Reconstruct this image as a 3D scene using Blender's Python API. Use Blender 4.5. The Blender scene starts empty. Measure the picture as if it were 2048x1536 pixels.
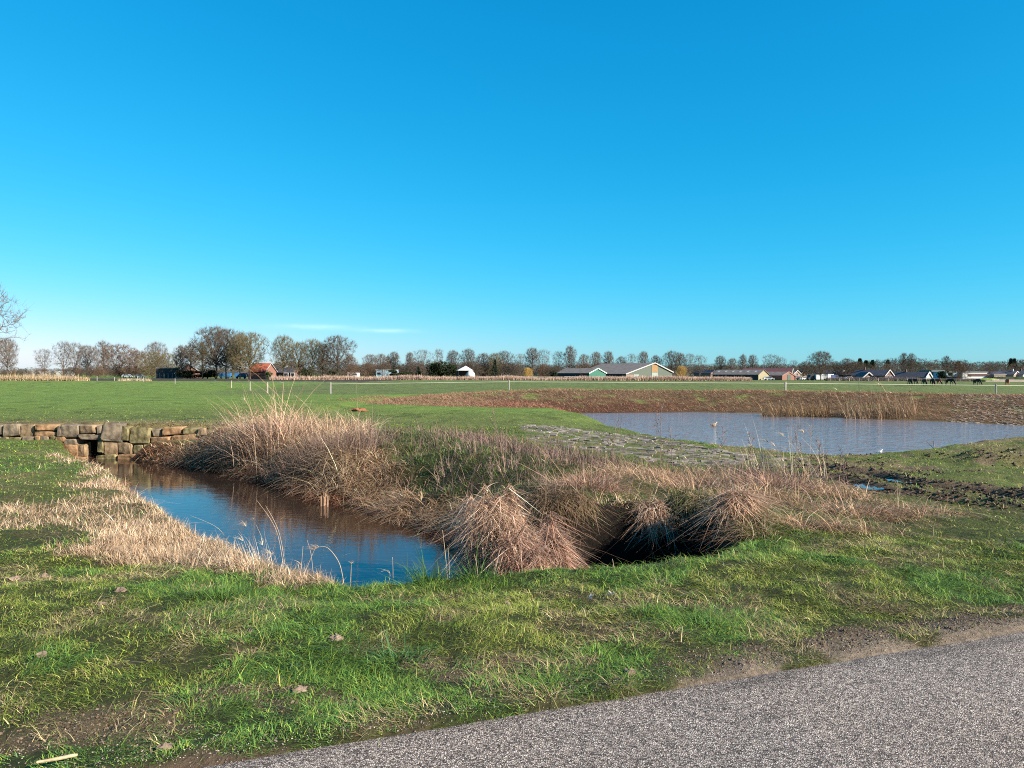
import bpy, bmesh, math
import numpy as np
from mathutils import Vector, Matrix

scene = bpy.context.scene
COL = scene.collection
pi = math.pi
rng = np.random.default_rng(7)

# ---------------------------------------------------------------- camera
EYE = 1.65
FPX = 1500.0                      # focal length in pixels of the 2048 wide photograph
PITCH, ROLL = 0.0130, 0.0034
_f = np.array([0, math.cos(PITCH), -math.sin(PITCH)])
_r0 = np.array([1.0, 0, 0]); _u0 = np.array([0, math.sin(PITCH), math.cos(PITCH)])
_r = math.cos(ROLL) * _r0 + math.sin(ROLL) * _u0
_u = -math.sin(ROLL) * _r0 + math.cos(ROLL) * _u0
cam_data = bpy.data.cameras.new('camera')
cam = bpy.data.objects.new('camera', cam_data); COL.objects.link(cam)
cam_data.sensor_width = 36.0
cam_data.lens = FPX / 2048 * 36.0
cam_data.clip_start, cam_data.clip_end = 0.05, 20000
cam.matrix_world = Matrix(((_r[0], _u[0], -_f[0], 0), (_r[1], _u[1], -_f[1], 0), (_r[2], _u[2], -_f[2], EYE), (0, 0, 0, 1)))
scene.camera = cam

def ray(px, py):
    return _f + _r * ((px - 1024) / FPX) - _u * ((py - 768) / FPX)
def at_z(px, py, z):
    """where the sight line of a photo pixel meets the level z"""
    d = ray(px, py); t = (z - EYE) / d[2]
    return (d[0] * t, d[1] * t)
def at_d(px, py, dist):
    d = ray(px, py); t = dist / d[1]
    return (d[0] * t, dist, EYE + d[2] * t)

# ---------------------------------------------------------------- light
SKY_CURVE = ((.0168, 2.46), (.692, .765), (1.27, .60))
SUN_AZ, SUN_EL = math.radians(119), math.radians(28)    # azimuth clockwise from +Y
world = bpy.data.worlds.new('World'); scene.world = world; world.use_nodes = True
nt = world.node_tree; nt.nodes.clear()
wo = nt.nodes.new('ShaderNodeOutputWorld'); bg = nt.nodes.new('ShaderNodeBackground')
sky = nt.nodes.new('ShaderNodeTexSky'); sky.sky_type = 'NISHITA'; sky.sun_disc = False
sky.sun_elevation = SUN_EL; sky.sun_rotation = SUN_AZ
sky.air_density = 1.0; sky.dust_density = 0.3; sky.ozone_density = 2.0; sky.altitude = 0
bg.inputs['Strength'].default_value = 0.105
def M(op, a, b=None, c=None):
    n = nt.nodes.new('ShaderNodeMath'); n.operation = op
    for i, v in enumerate((a, b, c)):
        if v is None: continue
        if isinstance(v, (int, float)): n.inputs[i].default_value = v
        else: nt.links.new(v, n.inputs[i])
    return n.outputs[0]
# the phone's saturated rendering of a clear winter sky, as a tone curve on each channel of the sky light
ssp = nt.nodes.new('ShaderNodeSeparateColor'); nt.links.new(sky.outputs['Color'], ssp.inputs[0])
scb = nt.nodes.new('ShaderNodeCombineColor')
for ch, (k, g) in enumerate(SKY_CURVE): nt.links.new(M('MULTIPLY', M('POWER', ssp.outputs[ch], g), k), scb.inputs[ch])
# a few thin cirrus wisps low over the horizon, fixed in the sky by their direction
tc = nt.nodes.new('ShaderNodeTexCoord')
sep = nt.nodes.new('ShaderNodeSeparateXYZ'); nt.links.new(tc.outputs['Generated'], sep.inputs[0])
def wisp(az0, el0, saz, sel):
    az = M('ARCTAN2', sep.outputs[0], sep.outputs[1])
    a = M('DIVIDE', M('SUBTRACT', az, az0), saz); e = M('DIVIDE', M('SUBTRACT', sep.outputs[2], el0), sel)
    return M('POWER', 2.718, M('MULTIPLY', M('ADD', M('MULTIPLY', a, a), M('MULTIPLY', e, e)), -1.0))
ww = M('ADD', wisp(-0.255, 0.060, 0.045, 0.0032), wisp(-0.165, 0.0565, 0.035, 0.0025))
nz = nt.nodes.new('ShaderNodeTexNoise'); nz.inputs['Scale'].default_value = 45; nz.inputs['Detail'].default_value = 5
mp = nt.nodes.new('ShaderNodeMapping'); mp.inputs['Scale'].default_value = (1, 1, 4)
nt.links.new(tc.outputs['Generated'], mp.inputs[0]); nt.links.new(mp.outputs[0], nz.inputs['Vector'])
wf = M('MULTIPLY', M('MULTIPLY', ww, nz.outputs['Fac']), 0.24)
cl = nt.nodes.new('ShaderNodeMix'); cl.data_type = 'RGBA'; cl.inputs[7].default_value = (6.2, 6.6, 7.0, 1)
nt.links.new(scb.outputs[0], cl.inputs[6]); nt.links.new(wf, cl.inputs[0])
nt.links.new(cl.outputs[2], bg.inputs['Color']); nt.links.new(bg.outputs[0], wo.inputs['Surface'])

sd_ = bpy.data.lights.new('sun', 'SUN'); sd_.energy = 5.0; sd_.angle = math.radians(0.55); sd_.color = (1.0, 0.90, 0.76)
sun = bpy.data.objects.new('sun', sd_); COL.objects.link(sun)
SV = Vector((math.sin(SUN_AZ) * math.cos(SUN_EL), math.cos(SUN_AZ) * math.cos(SUN_EL), math.sin(SUN_EL)))
sun.rotation_euler = SV.to_track_quat('Z', 'Y').to_euler()
scene.view_settings.view_transform = 'Standard'; scene.view_settings.look = 'None'
scene.view_settings.exposure = 1.4; scene.view_settings.gamma = 1.0
scene.render.film_transparent = False
try:
    scene.cycles.use_denoising = False; scene.cycles.pixel_filter_type = 'BLACKMAN_HARRIS'; scene.cycles.filter_width = 1.05; scene.cycles.sample_clamp_indirect = 3.0
    scene.cycles.max_bounces = 6; scene.cycles.diffuse_bounces = 3; scene.cycles.transparent_max_bounces = 4
except Exception: pass

# ---------------------------------------------------------------- object helpers
def tag(o, label=None, cat=None, group=None, kind=None):
    if label: o['label'] = label
    if cat: o['category'] = cat
    if group: o['group'] = group
    if kind: o['kind'] = kind
    return o
def empty(name, loc=(0, 0, 0), rz=0.0, label=None, cat=None, group=None):
    o = bpy.data.objects.new(name, None); COL.objects.link(o)
    o.location = loc; o.rotation_euler = (0, 0, rz); o.empty_display_size = 0.2
    return tag(o, label, cat, group)
def link_mesh(name, me, parent=None):
    o = bpy.data.objects.new(name, me); COL.objects.link(o)
    if parent is not None: o.parent = parent
    return o
def np_mesh(name, V, F, mat=None, col=None, smooth=False):
    """V (n,3), F (m,k) with one k for all faces, or a list of such arrays"""
    me = bpy.data.meshes.new(name)
    Fs = [np.asarray(f, dtype=np.int32) for f in (F if isinstance(F, list) else [F]) if len(f)]
    V = np.ascontiguousarray(V, dtype=np.float32)
    me.vertices.add(len(V)); me.vertices.foreach_set('co', V.ravel())
    tot = np.concatenate([np.full(len(f), f.shape[1], dtype=np.int32) for f in Fs])
    idx = np.concatenate([f.ravel() for f in Fs])
    me.loops.add(len(idx)); me.loops.foreach_set('vertex_index', idx)
    me.polygons.add(len(tot))
    st = np.zeros(len(tot), dtype=np.int32); st[1:] = np.cumsum(tot)[:-1]
    me.polygons.foreach_set('loop_start', st)
    try: me.polygons.foreach_set('loop_total', tot)
    except Exception: pass
    me.polygons.foreach_set('use_smooth', np.full(len(tot), smooth, dtype=bool))
    if col is not None:
        a = me.color_attributes.new('Col', 'FLOAT_COLOR', 'POINT')
        c = np.ones((len(V), 4), dtype=np.float32); c[:, :3] = col
        a.data.foreach_set('color', c.ravel())
    me.update(calc_edges=True)
    if mat is not None: me.materials.append(mat)
    return me

class MB:
    """collects boxes, prisms, tubes and lumps into one mesh"""
    def __init__(s): s.V = []; s.F = {}; s.n = 0
    def add(s, V, F):
        V = np.asarray(V, dtype=float)
        for f in F: s.F.setdefault(len(f), []).append([i + s.n for i in f])
        s.V.append(V); s.n += len(V); return s
    def box(s, c, d, rz=0.0):
        x, y, z = np.array(d) / 2.0
        V = np.array([(-x, -y, -z), (x, -y, -z), (x, y, -z), (-x, y, -z), (-x, -y, z), (x, -y, z), (x, y, z), (-x, y, z)])
        if rz:
            ca, sa = math.cos(rz), math.sin(rz); V = V @ np.array([[ca, sa, 0], [-sa, ca, 0], [0, 0, 1]])
        return s.add(V + np.array(c), [(0, 3, 2, 1), (4, 5, 6, 7), (0, 1, 5, 4), (1, 2, 6, 5), (2, 3, 7, 6), (3, 0, 4, 7)])
    def prism(s, poly, y0, y1):
        """poly: (x,z) outline counter-clockwise seen from -y, swept from y0 to y1"""
        n = len(poly)
        V = [(p[0], y0, p[1]) for p in poly] + [(p[0], y1, p[1]) for p in poly]
        F = [tuple(range(n)), tuple(range(2 * n - 1, n - 1, -1))] + [(i, n + i, n + (i + 1) % n, (i + 1) % n) for i in range(n)]
        return s.add(V, [f[::-1] if False else f for f in F])
    def beam(s, a, b, w, h=None):
        a = np.array(a, float); b = np.array(b, float); d = b - a; L = np.linalg.norm(d); d = d / L
        up = np.array([0, 0, 1.0]) if abs(d[2]) < 0.9 else np.array([0, 1.0, 0])
        r = np.cross(d, up); r /= np.linalg.norm(r); u = np.cross(r, d); h = h or w
        V = [p + r * sx * w / 2 + u * sz * h / 2 for p in (a, b) for sx, sz in ((-1, -1), (1, -1), (1, 1), (-1, 1))]
        return s.add(V, [(0, 1, 2, 3), (7, 6, 5, 4), (0, 4, 5, 1), (1, 5, 6, 2), (2, 6, 7, 3), (3, 7, 4, 0)])
    def tube(s, P, R, k=6, cap=True):
        V, F = tube_arrays(P, R, k)
        F = [tuple(f) for f in F]
        n = len(P)
        if cap: F += [tuple(range(k))[::-1], tuple(range((n - 1) * k, n * k))]
        return s.add(V, F)
    def lump(s, c, r, seed=0, rough=0.15, nu=10, nv=6, p=1.0):
        g = np.random.default_rng(seed)
        u = np.linspace(0, 2 * pi, nu, endpoint=False); v = np.linspace(-pi / 2, pi / 2, nv + 1)[1:-1]
        V = [(0, 0, -1)]
        sg = lambda a: np.sign(a) * np.abs(a) ** p
        for b in v:
            for a in u: V.append((sg(math.cos(a)) * sg(math.cos(b)), sg(math.sin(a)) * sg(math.cos(b)), sg(math.sin(b))))
        V.append((0, 0, 1)); V = np.array(V, float)
        V *= (1 + rough * g.normal(size=(len(V), 1)))
        V = V * np.array(r) + np.array(c)
        F = [(0, 1 + (i + 1) % nu, 1 + i) for i in range(nu)]
        m = len(v)
        for j in range(m - 1):
            for i in range(nu):
                a = 1 + j * nu + i; b = 1 + j * nu + (i + 1) % nu; F.append((a, b, b + nu, a + nu))
        top = len(V) - 1; o = 1 + (m - 1) * nu
        F += [(top, o + i, o + (i + 1) % nu) for i in range(nu)]
        return s.add(V, F)
    def build(s, name, mat, parent=None, smooth=False, col=None):
        V = np.concatenate(s.V); me = np_mesh(name, V, [np.array(f) for f in s.F.values()], mat, col, smooth)
        return link_mesh(name, me, parent)

def tube_arrays(P, R, k):
    P = np.asarray(P, float); n = len(P); R = np.broadcast_to(np.asarray(R, float), (n,))
    T = np.gradient(P, axis=0); T /= np.linalg.norm(T, axis=1, keepdims=True) + 1e-9
    ref = np.array([0.31, 0.17, 0.93]) if abs(T[0][2]) < 0.8 else np.array([0.9, 0.3, 0.1])
    A = np.cross(T, ref); A /= np.linalg.norm(A, axis=1, keepdims=True) + 1e-9; B = np.cross(T, A)
    th = np.linspace(0, 2 * pi, k, endpoint=False)
    V = P[:, None, :] + R[:, None, None] * (np.cos(th)[None, :, None] * A[:, None, :] + np.sin(th)[None, :, None] * B[:, None, :])
    i = np.arange(n - 1)[:, None] * k; j = np.arange(k)[None, :]; j2 = (j + 1) % k
    F = np.stack([i + j, i + j2, i + k + j2, i + k + j], -1).reshape(-1, 4)
    return V.reshape(-1, 3), F

# ---------------------------------------------------------------- noise
def _hash(i, j, s):
    h = (i.astype(np.int64) * 374761393 + j.astype(np.int64) * 668265263 + s * 982451653) & 0xffffffff
    h = ((h ^ (h >> 13)) * 1274126177) & 0xffffffff
    h = h ^ (h >> 16)
    return (h & 0xffff) / 65535.0
def vnoise(x, y, s=0):
    xi = np.floor(x); yi = np.floor(y); fx = x - xi; fy = y - yi
    fx = fx * fx * (3 - 2 * fx); fy = fy * fy * (3 - 2 * fy)
    a = _hash(xi, yi, s); b = _hash(xi + 1, yi, s); c = _hash(xi, yi + 1, s); d = _hash(xi + 1, yi + 1, s)
    return (a * (1 - fx) + b * fx) * (1 - fy) + (c * (1 - fx) + d * fx) * fy
def fbm(x, y, s=0, o=3, g=0.5):
    t = 0; a = 1.0; n = 0
    for k in range(o):
        t = t + a * vnoise(x * 2 ** k + 17.3 * k, y * 2 ** k - 9.1 * k, s + k); n += a; a *= g
    return t / n
def S(a, b, x):
    t = np.clip((x - a) / (b - a), 0, 1); return t * t * (3 - 2 * t)
def sdpoly(x, y, poly):
    """signed distance, negative inside"""
    P = np.asarray(poly, float); best = np.full(x.shape, 1e18); inside = np.zeros(x.shape, bool)
    n = len(P)
    for i in range(n):
        ax, ay = P[i]; bx, by = P[(i + 1) % n]; ex, ey = bx - ax, by - ay
        t = np.clip(((x - ax) * ex + (y - ay) * ey) / (ex * ex + ey * ey + 1e-12), 0, 1)
        best = np.minimum(best, (x - ax - t * ex) ** 2 + (y - ay - t * ey) ** 2)
        c = ((ay > y) != (by > y)) & (x < ex * (y - ay) / (ey + (1e-12 if ey == 0 else 0)) + ax)
        inside ^= c
    d = np.sqrt(best); return np.where(inside, -d, d)
def dline(x, y, pts):
    P = np.asarray(pts, float); best = np.full(x.shape, 1e18)
    for i in range(len(P) - 1):
        ax, ay = P[i]; bx, by = P[i + 1]; ex, ey = bx - ax, by - ay
        t = np.clip(((x - ax) * ex + (y - ay) * ey) / (ex * ex + ey * ey + 1e-12), 0, 1)
        best = np.minimum(best, (x - ax - t * ex) ** 2 + (y - ay - t * ey) ** 2)
    return np.sqrt(best)

# ---------------------------------------------------------------- materials
def mat(name, c, rough=0.8, var=0.15, scale=3.0, bump=0.0, spec=0.3, metal=0.0, c2=None):
    m = bpy.data.materials.new(name); m.use_nodes = True; n = m.node_tree; b = n.nodes['Principled BSDF']
    b.inputs['Roughness'].default_value = rough; b.inputs['Specular IOR Level'].default_value = spec; b.inputs['Metallic'].default_value = metal
    tc = n.nodes.new('ShaderNodeTexCoord'); no = n.nodes.new('ShaderNodeTexNoise')
    no.inputs['Scale'].default_value = scale; no.inputs['Detail'].default_value = 6; n.links.new(tc.outputs['Object'], no.inputs['Vector'])
    r = n.nodes.new('ShaderNodeValToRGB'); a, z = (np.array(c) * (1 - var), np.array(c if c2 is None else c2) * (1 + var))
    r.color_ramp.elements[0].color = (*a, 1); r.color_ramp.elements[1].color = (*z, 1)
    r.color_ramp.elements[0].position = 0.3; r.color_ramp.elements[1].position = 0.7
    n.links.new(no.outputs['Fac'], r.inputs[0]); n.links.new(r.outputs[0], b.inputs['Base Color'])
    if bump:
        bp = n.nodes.new('ShaderNodeBump'); bp.inputs['Strength'].default_value = bump; bp.inputs['Distance'].default_value = 0.05
        n.links.new(no.outputs['Fac'], bp.inputs['Height']); n.links.new(bp.outputs[0], b.inputs['Normal'])
    return m
def mat_blades(name, trans=0.3, rough=0.55, spec=0.25):
    m = bpy.data.materials.new(name); m.use_nodes = True; n = m.node_tree; b = n.nodes['Principled BSDF']; out = n.nodes['Material Output']
    a = n.nodes.new('ShaderNodeAttribute'); a.attribute_name = 'Col'
    b.inputs['Roughness'].default_value = rough; b.inputs['Specular IOR Level'].default_value = spec
    n.links.new(a.outputs['Color'], b.inputs['Base Color'])
    t = n.nodes.new('ShaderNodeBsdfTranslucent'); n.links.new(a.outputs['Color'], t.inputs['Color'])
    mx = n.nodes.new('ShaderNodeMixShader'); mx.inputs[0].default_value = trans
    n.links.new(b.outputs[0], mx.inputs[1]); n.links.new(t.outputs[0], mx.inputs[2]); n.links.new(mx.outputs[0], out.inputs['Surface'])
    return m
# ---------------------------------------------------------------- the lie of the land
WL = -0.95            # water level
FIELD = -0.35
WALL_Y = 22.7
BROOK = [(-13.3, 23.4), (-12.95, 22.4), (-10.9, 19.55), (-6.55, 13.9), (-4.5, 11.0), (-2.85, 8.7), (-1.95, 7.6), (-1.4, 7.25), (-.4, 7.2), (0.1, 7.4),
         (.02, 8.1), (-.3, 9.2), (-.59, 9.95), (-1.05, 10.9), (-1.5, 11.5), (-2.4, 12.7), (-3.02, 13.5), (-3.72, 14.5), (-4.66, 15.1),
         (-5.94, 17.0), (-7.57, 19.1), (-9.55, 20.6), (-11.6, 22.4), (-12.3, 23.4)]
POND = [(5.0, 48.9), (12.7, 50.8), (16.4, 49.7), (17.5, 45.9), (21.9, 42.5), (23.8, 40.9), (26, 38.2), (36, 34), (46, 25), (42, 19),
        (32, 21.5), (24, 24.2), (17.1, 24.9), (13.7, 23.4), (12, 22.3), (10.5, 21.3), (9.5, 20.9), (8.4, 21.7), (7.5, 23.4), (6.5, 25.6), (5.9, 28.1), (5.3, 33), (4.9, 40), (4.6, 45.5)]
PIT = [(-.15, 7.6), (.62, 7.45), (1.5, 7.7), (2.3, 8.5), (2.5, 9.5), (2.0, 9.9), (1.1, 9.7), (.4, 9.4), (-.1, 8.9)]
CTRL_PX = [(0, 882, -.35), (130, 902, -.35), (250, 970, -.33), (330, 1030, -.32), (440, 1110, -.28), (600, 1165, -.2), (750, 1168, -.19), (930, 1157, -.15),
           (1150, 1140, -.1), (1400, 1130, -.08), (1500, 1065, -.1), (1560, 1035, -.1), (1750, 1030, -.2), (2048, 1040, -.25), (-300, 900, -.35), (-300, 1000, -.3),
           (0, 1000, -.3), (0, 1100, -.22), (0, 1250, -.1), (300, 1300, -.06), (600, 1300, -.05), (1000, 1300, -.03), (1400, 1250, -.02), (1700, 1200, -.04), (2048, 1150, -.1), (2400, 1100, -.15),
           (-300, 845, .08), (0, 845, .08), (250, 845, .08), (450, 848, .08), (700, 862, .02), (780, 888, -.02), (900, 830, -.06), (860, 900, -.04), (1000, 925, -.05), (1200, 955, -.1), (1400, 965, -.15), (1600, 962, -.26),
           (1700, 950, -.36), (1770, 985, -.37), (2048, 1000, -.37), (1900, 980, -.37), (1200, 880, -.27), (1080, 860, -.12), (1500, 932, -.36), (1350, 915, -.34), (1260, 852, -.5), (1330, 870, -.5), (1400, 882, -.5), (1500, 896, -.5), (1600, 907, -.5), (1700, 914, -.5), (1760, 911, -.46), (1830, 904, -.38), (1900, 889, -.32), (1800, 935, -.38), (2000, 915, -.25), (2048, 877, -.22), (2300, 880, -.15), (2300, 960, -.3)]
CTRL = [(*at_z(px, py, z), z) for px, py, z in CTRL_PX] + [(-30, 45, -.05), (-10, 40, -.08), (-20, 30, .03), (0, 33, -.15), (0, 40, -.25), (2, 45, -.3), (0, 2, 0), (6, 4, 0), (-5, 1, 0), (-12, 3, 0), (14, 6, -.05), (-20, 8, -.2)]
BW_B = [(-13, 20, .75), (-8, 15, .75), (-5, 11, .75), (-3, 8, .75), (-1.5, 6.8, .85), (-.3, 6.6, .85), (.5, 7.5, .9), (.2, 9.2, 1.2), (-.3, 11.3, 2.0), (-1.4, 13.0, 3.0),
        (-2.5, 15, 3.2), (-4, 17, 3.0), (-6, 19, 2.6), (-8, 21, 2.0), (-11, 22.6, 1.0)]
BW_P = [(4, 34, 2.2), (5, 27, 1.8), (8, 21, 1.5), (10, 20, 1.4), (13, 21.5, 1.5), (18, 24, 1.6), (3, 45, 3), (5, 55, 9), (15, 56, 10), (20, 50, 10), (26, 46, 10), (35, 42, 9)]
def idw(x, y, pts, e=0.3):
    n = np.zeros_like(x); d = np.zeros_like(x)
    for a, b, v in pts:
        w = 1.0 / (((x - a) ** 2 + (y - b) ** 2) + (e + 0.06 * math.hypot(a, b)) ** 2) ** 2
        n += w * v; d += w
    return n / d
RUT1 = [at_z(*p, -.36) for p in ((1560, 958), (1660, 958), (1765, 983), (1900, 998), (2048, 1022), (2250, 1060))]
RUT2 = [at_z(*p, -.36) for p in ((1640, 938), (1730, 947), (1820, 966), (1930, 977), (2048, 992), (2250, 1020))]
ROADN = (-0.37 / 1.0663, 1 / 1.0663)
def droad(x, y): return (y - 3.62) * ROADN[1] + x * ROADN[0]

def fields(x, y):
    """everything that shape and colour of the land share, for arrays of points"""
    r = np.hypot(x, y); q = {}
    q['r'] = r
    q['b'] = sdpoly(x, y, BROOK); q['p'] = sdpoly(x, y, POND); q['pit'] = sdpoly(x, y, PIT)
    q['dr'] = droad(x, y)
    q['rut'] = np.minimum(dline(x, y, RUT1), dline(x, y, RUT2))
    return q
def height(x, y, q=None):
    q = q or fields(x, y); r = q['r']
    base = idw(x, y, CTRL)
    far = S(38, 85, r); base = base * (1 - far) + FIELD * far
    # the foot of the stone wall lies lower than the pasture behind it
    step = S(WALL_Y + .1, WALL_Y + .34, y)
    wl = S(-8.2, -9.4, x)
    behind = np.where(wl > 0, step, 0.0) * wl
    base = base * (1 - wl) + wl * ((step * .085 * (1 - far) + far * FIELD * step) + (1 - step) * np.minimum(base, np.where(y > 17, -.35, base)))
    # far crest beyond the pond
    ridge = S(6, 13, q['p']) * (1 - S(15, 40, q['p'])) * S(-14, 4, x) * S(44, 52, y + .35 * np.maximum(x - 12, 0)) * .65
    base = base + ridge
    # lumps and tussocky unevenness
    near = 1 - S(20, 60, r)
    offroad = S(0.0, .5, q['dr'])
    rough = .05 + .09 * S(.2, 1.2, q['b']) * (1 - S(2.5, 4.5, q['b'])) * (y > 8) * (x > -4) + .0
    mound = np.exp(-((x - 11.6) / 2.4) ** 2 - ((y - 18.0) / 1.6) ** 2)
    base = base + near * offroad * ((fbm(x * 1.1, y * 1.1, 3, 2) - .5) * 2 * rough + (fbm(x * 4.5, y * 4.5, 5, 2) - .5) * .05)
    base = base + mound * (.10 + .5 * (fbm(x * 1.3, y * 1.3, 9, 3) - .45))
    # wheel ruts
    base = base - .20 * np.exp(-(q['rut'] / .24) ** 2) + .05 * np.exp(-((q['rut'] - .48) / .2) ** 2) * (y > 9)
    # channel, hole and pond
    bw = idw(x, y, BW_B) * (1 + .35 * (fbm(x * .9, y * .9, 21, 2) - .5)); t = np.clip((q['b'] + .12) / bw, 0, 1)
    low = WL - .22
    k = np.where(t < 1, S(0, 1, t) ** .85, 1.0); k = np.maximum(k, behind)
    slot = (np.abs(x + 12.72) < .32) & (y > WALL_Y - .1) & (y < 23.5)
    z = low + (base - low) * k
    z = np.where(slot, low, z)
    t = np.clip((q['pit'] + .05) / (.40 + .35 * S(8.6, 7.6, y)), 0, 1); kp = S(0, 1, t); lp = -1.45 + .30 * S(.75, .15, x)
    z = np.minimum(z, lp + (base - lp) * kp)
    bw = idw(x, y, BW_P, 1.0); t = np.clip((q['p'] + .3) / bw, 0, 1); kq = S(0, 1, t) ** .8; lq = WL - .25
    z = np.minimum(z, lq + (base - lq) * kq)
    # the bed under the road sheet, and the verge that laps over its edge
    lap = .010 + .022 * (fbm(x * 6, y * 6, 31, 3) - .5) * 2 + .02 * (fbm(x * 1.4, y * 1.4, 33, 2) - .5)
    e = S(-.12, .10, q['dr'])
    z = np.where(q['dr'] < .6, (-.06) * (1 - e) + e * (lap * (1 - S(.2, .6, q['dr'])) + z * S(.1, .6, q['dr'])), z)
    return z
def ground(x, y):
    x = np.atleast_1d(np.asarray(x, float)); y = np.atleast_1d(np.asarray(y, float)); return height(x, y)
def gz(x, y): return float(ground(x, y)[0])

# ---------------------------------------------------------------- what grows where
TYPES = ['bare', 'turf', 'lush', 'straw', 'reed', 'rust', 'moss', 'stem', 'matted', 'thatch']
Z_STRIP = [(125, 905), (210, 925), (300, 1000), (400, 1075), (470, 1105), (600, 1160), (730, 1172), (600, 1184), (480, 1166), (340, 1128), (190, 1100), (150, 1055), (-40, 1045), (-40, 1010), (140, 1000), (215, 985), (170, 940)]
def pxpoly(pts, z): return [at_z(a, b, z) for a, b in pts]
Z_STRIP = pxpoly(Z_STRIP, -.27)
Z_REED = pxpoly([(500, 870), (600, 872), (735, 876), (700, 930), (640, 975), (560, 975), (490, 945), (475, 915)], -.2)
Z_TAN = pxpoly([(560, 985), (640, 985), (700, 935), (760, 960), (800, 1000), (900, 1060), (880, 1105), (740, 1055)], -.7)
Z_TANL = pxpoly([(296, 925), (325, 902), (450, 880), (490, 950), (570, 990), (430, 955)], -.45)
Z_MOSS = pxpoly([(700, 930), (740, 880), (860, 880), (1030, 930), (1150, 960), (1150, 1020), (1000, 1030), (930, 1030), (840, 1020), (760, 965)], -.25)
Z_GREY = pxpoly([(820, 860), (1010, 880), (1300, 930), (1560, 930), (1620, 950), (1500, 985), (1200, 950), (1000, 935), (840, 895)], -.12)
Z_STRAWMID = pxpoly([(1150, 935), (1400, 940), (1600, 950), (1720, 985), (1800, 1030), (1650, 1050), (1560, 1040), (1500, 1000), (1350, 985), (1150, 975)], -.12)
Z_TURFMID = pxpoly([(450, 850), (760, 790), (1180, 830), (1330, 870), (1040, 855), (1000, 890), (820, 870), (740, 860)], -.1)
PAVE = pxpoly([(1030, 856), (1120, 852), (1200, 862), (1290, 862), (1400, 884), (1500, 897), (1610, 915), (1640, 935), (1500, 936), (1330, 925), (1180, 905), (1060, 890)], -.3)
def zones(x, y, q):
    n1 = fbm(x * .8, y * .8, 41, 3); n2 = fbm(x * 2.3, y * 2.3, 43, 3); n3 = fbm(x * .25, y * .25, 47, 2)
    W = np.zeros((len(x), 10)); r = q['r']
    def put(i, m):
        m = np.clip(m, 0, 1); W[:] *= (1 - m)[:, None]; W[:, i] += m
    inz = lambda poly, soft=.5, wob=.6: S(soft, -soft, sdpoly(x, y, poly) + (n1 - .5) * 2 * wob)
    put(1, np.ones(len(x)))
    put(2, S(.54, .66, n1) * .75 * (r < 30))
    put(9, S(.52, .68, n2) * .42 * (r < 26))
    # tussocky strip along the near crest
    bl = q['b']; leftside = S(.1, -.4, (y - 7.6) * .606 + (x + 1.95) * .795)
    nearb = np.minimum(bl, q['pit'])
    put(2, S(1.3, .5, nearb + (n1 - .5) * .8) * (y < 9) * .55)
    put(3, S(.28, -.28, sdpoly(x, y, Z_STRIP) + (n1 - .5) * 1.2 + (n2 - .5) * .9) * np.where((y < 12.5) & (x < -5.0), .38, .92))
    # beyond the brook
    beyond = (leftside < .5) & (y > 7.5) & ~((y > WALL_Y + .05) & (x < -7.5))
    put(9, S(25.2, 23.2, y + (n1 - .5) * 2) * (y > WALL_Y) * S(-6.5, -8, x) * .85)
    put(1, inz(Z_TURFMID) * .9)
    put(9, inz(Z_GREY, .8, .9) * .45); put(7, inz(Z_GREY, .8, .9) * .6)
    put(6, inz(Z_MOSS, .5, .6)); put(7, inz(Z_MOSS, .5, .6) * S(.45, .6, n2) * .35); put(9, inz(Z_MOSS, .5, .6) * S(.55, .65, n1) * .5)
    _c = fbm(x * 1.5, y * 1.5, 71, 2); put(9, inz(Z_STRAWMID, .7, .9) * .35); put(6, inz(Z_STRAWMID, .7, .9) * .55); put(8, inz(Z_STRAWMID, .7, 1.0) * S(.49, .58, _c) * .95)
    put(8, inz(Z_TAN, .5, .5) * .9)
    put(8, inz(Z_TANL, .4, .4) * .95)
    put(4, inz(Z_REED, .5, .5))
    put(8, S(1.5, .8, q['b'] + (n1 - .5) * .8) * beyond * .9)
    put(5, S(.95, .45, q['b'] + (n2 - .5) * .7) * beyond * np.where(x < -6.5, .55, 1))
    put(8, S(.75, .45, q['pit'] + (n2 - .5) * .5) * .6 * (y > 8.2))
    put(6, S(.9, .5, q['pit'] + (n2 - .5) * .6) * .6 * (y > 8.2)); put(0, S(.28, .12, q['pit'] + (n2 - .5) * .3) * .96)
    # far shore
    fs = S(42, 46, y + .55 * np.maximum(x - 8, 0)) * S(-13, -6, x)
    put(8, S(16.5, 12, q['p'] + (n3 - .5) * 5) * fs * .97)
    put(5, S(9.5, 3.5, q['p'] + (n1 - .5) * 5) * fs * .8 * S(22, 6, x))
    put(1, S(.63, .72, n1) * S(3, 8, q['p']) * fs * .6)
    # near shore on the right
    ns = (y > 15) & (y < 40) & (q['p'] < 6) & (x > 6)
    put(1, ns * .9); put(9, ns * S(.5, .62, n1) * .6); put(0, ns * S(.56, .64, n2) * .7)
    # earth: track, ruts and road edge
    tr = sdpoly(x, y, RUT1 + RUT2[::-1])
    put(0, S(.72, .38, q['rut'] + (n2 - .5) * .5) * (y > 9))
    put(1, S(-.25, -.4, tr) * .8 * S(.5, .4, n2) * (y > 9))
    e = q['dr'] + (n2 - .5) * .5 + (n1 - .5) * .35
    put(0, S(.10, .0, e))
    put(0, S(.62, .28, e) * S(.4, 2.2, x) * S(.62, .5, n2))
    mudband = np.exp(-((q['dr'] - .62) / .38) ** 2) * S(1.2, -.6, x)
    put(0, mudband * S(.45, .56, n2) * .62)
    put(0, S(.66, .74, n2) * S(3.4, 1.2, q['dr']) * .45 * (r < 9))
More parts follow.
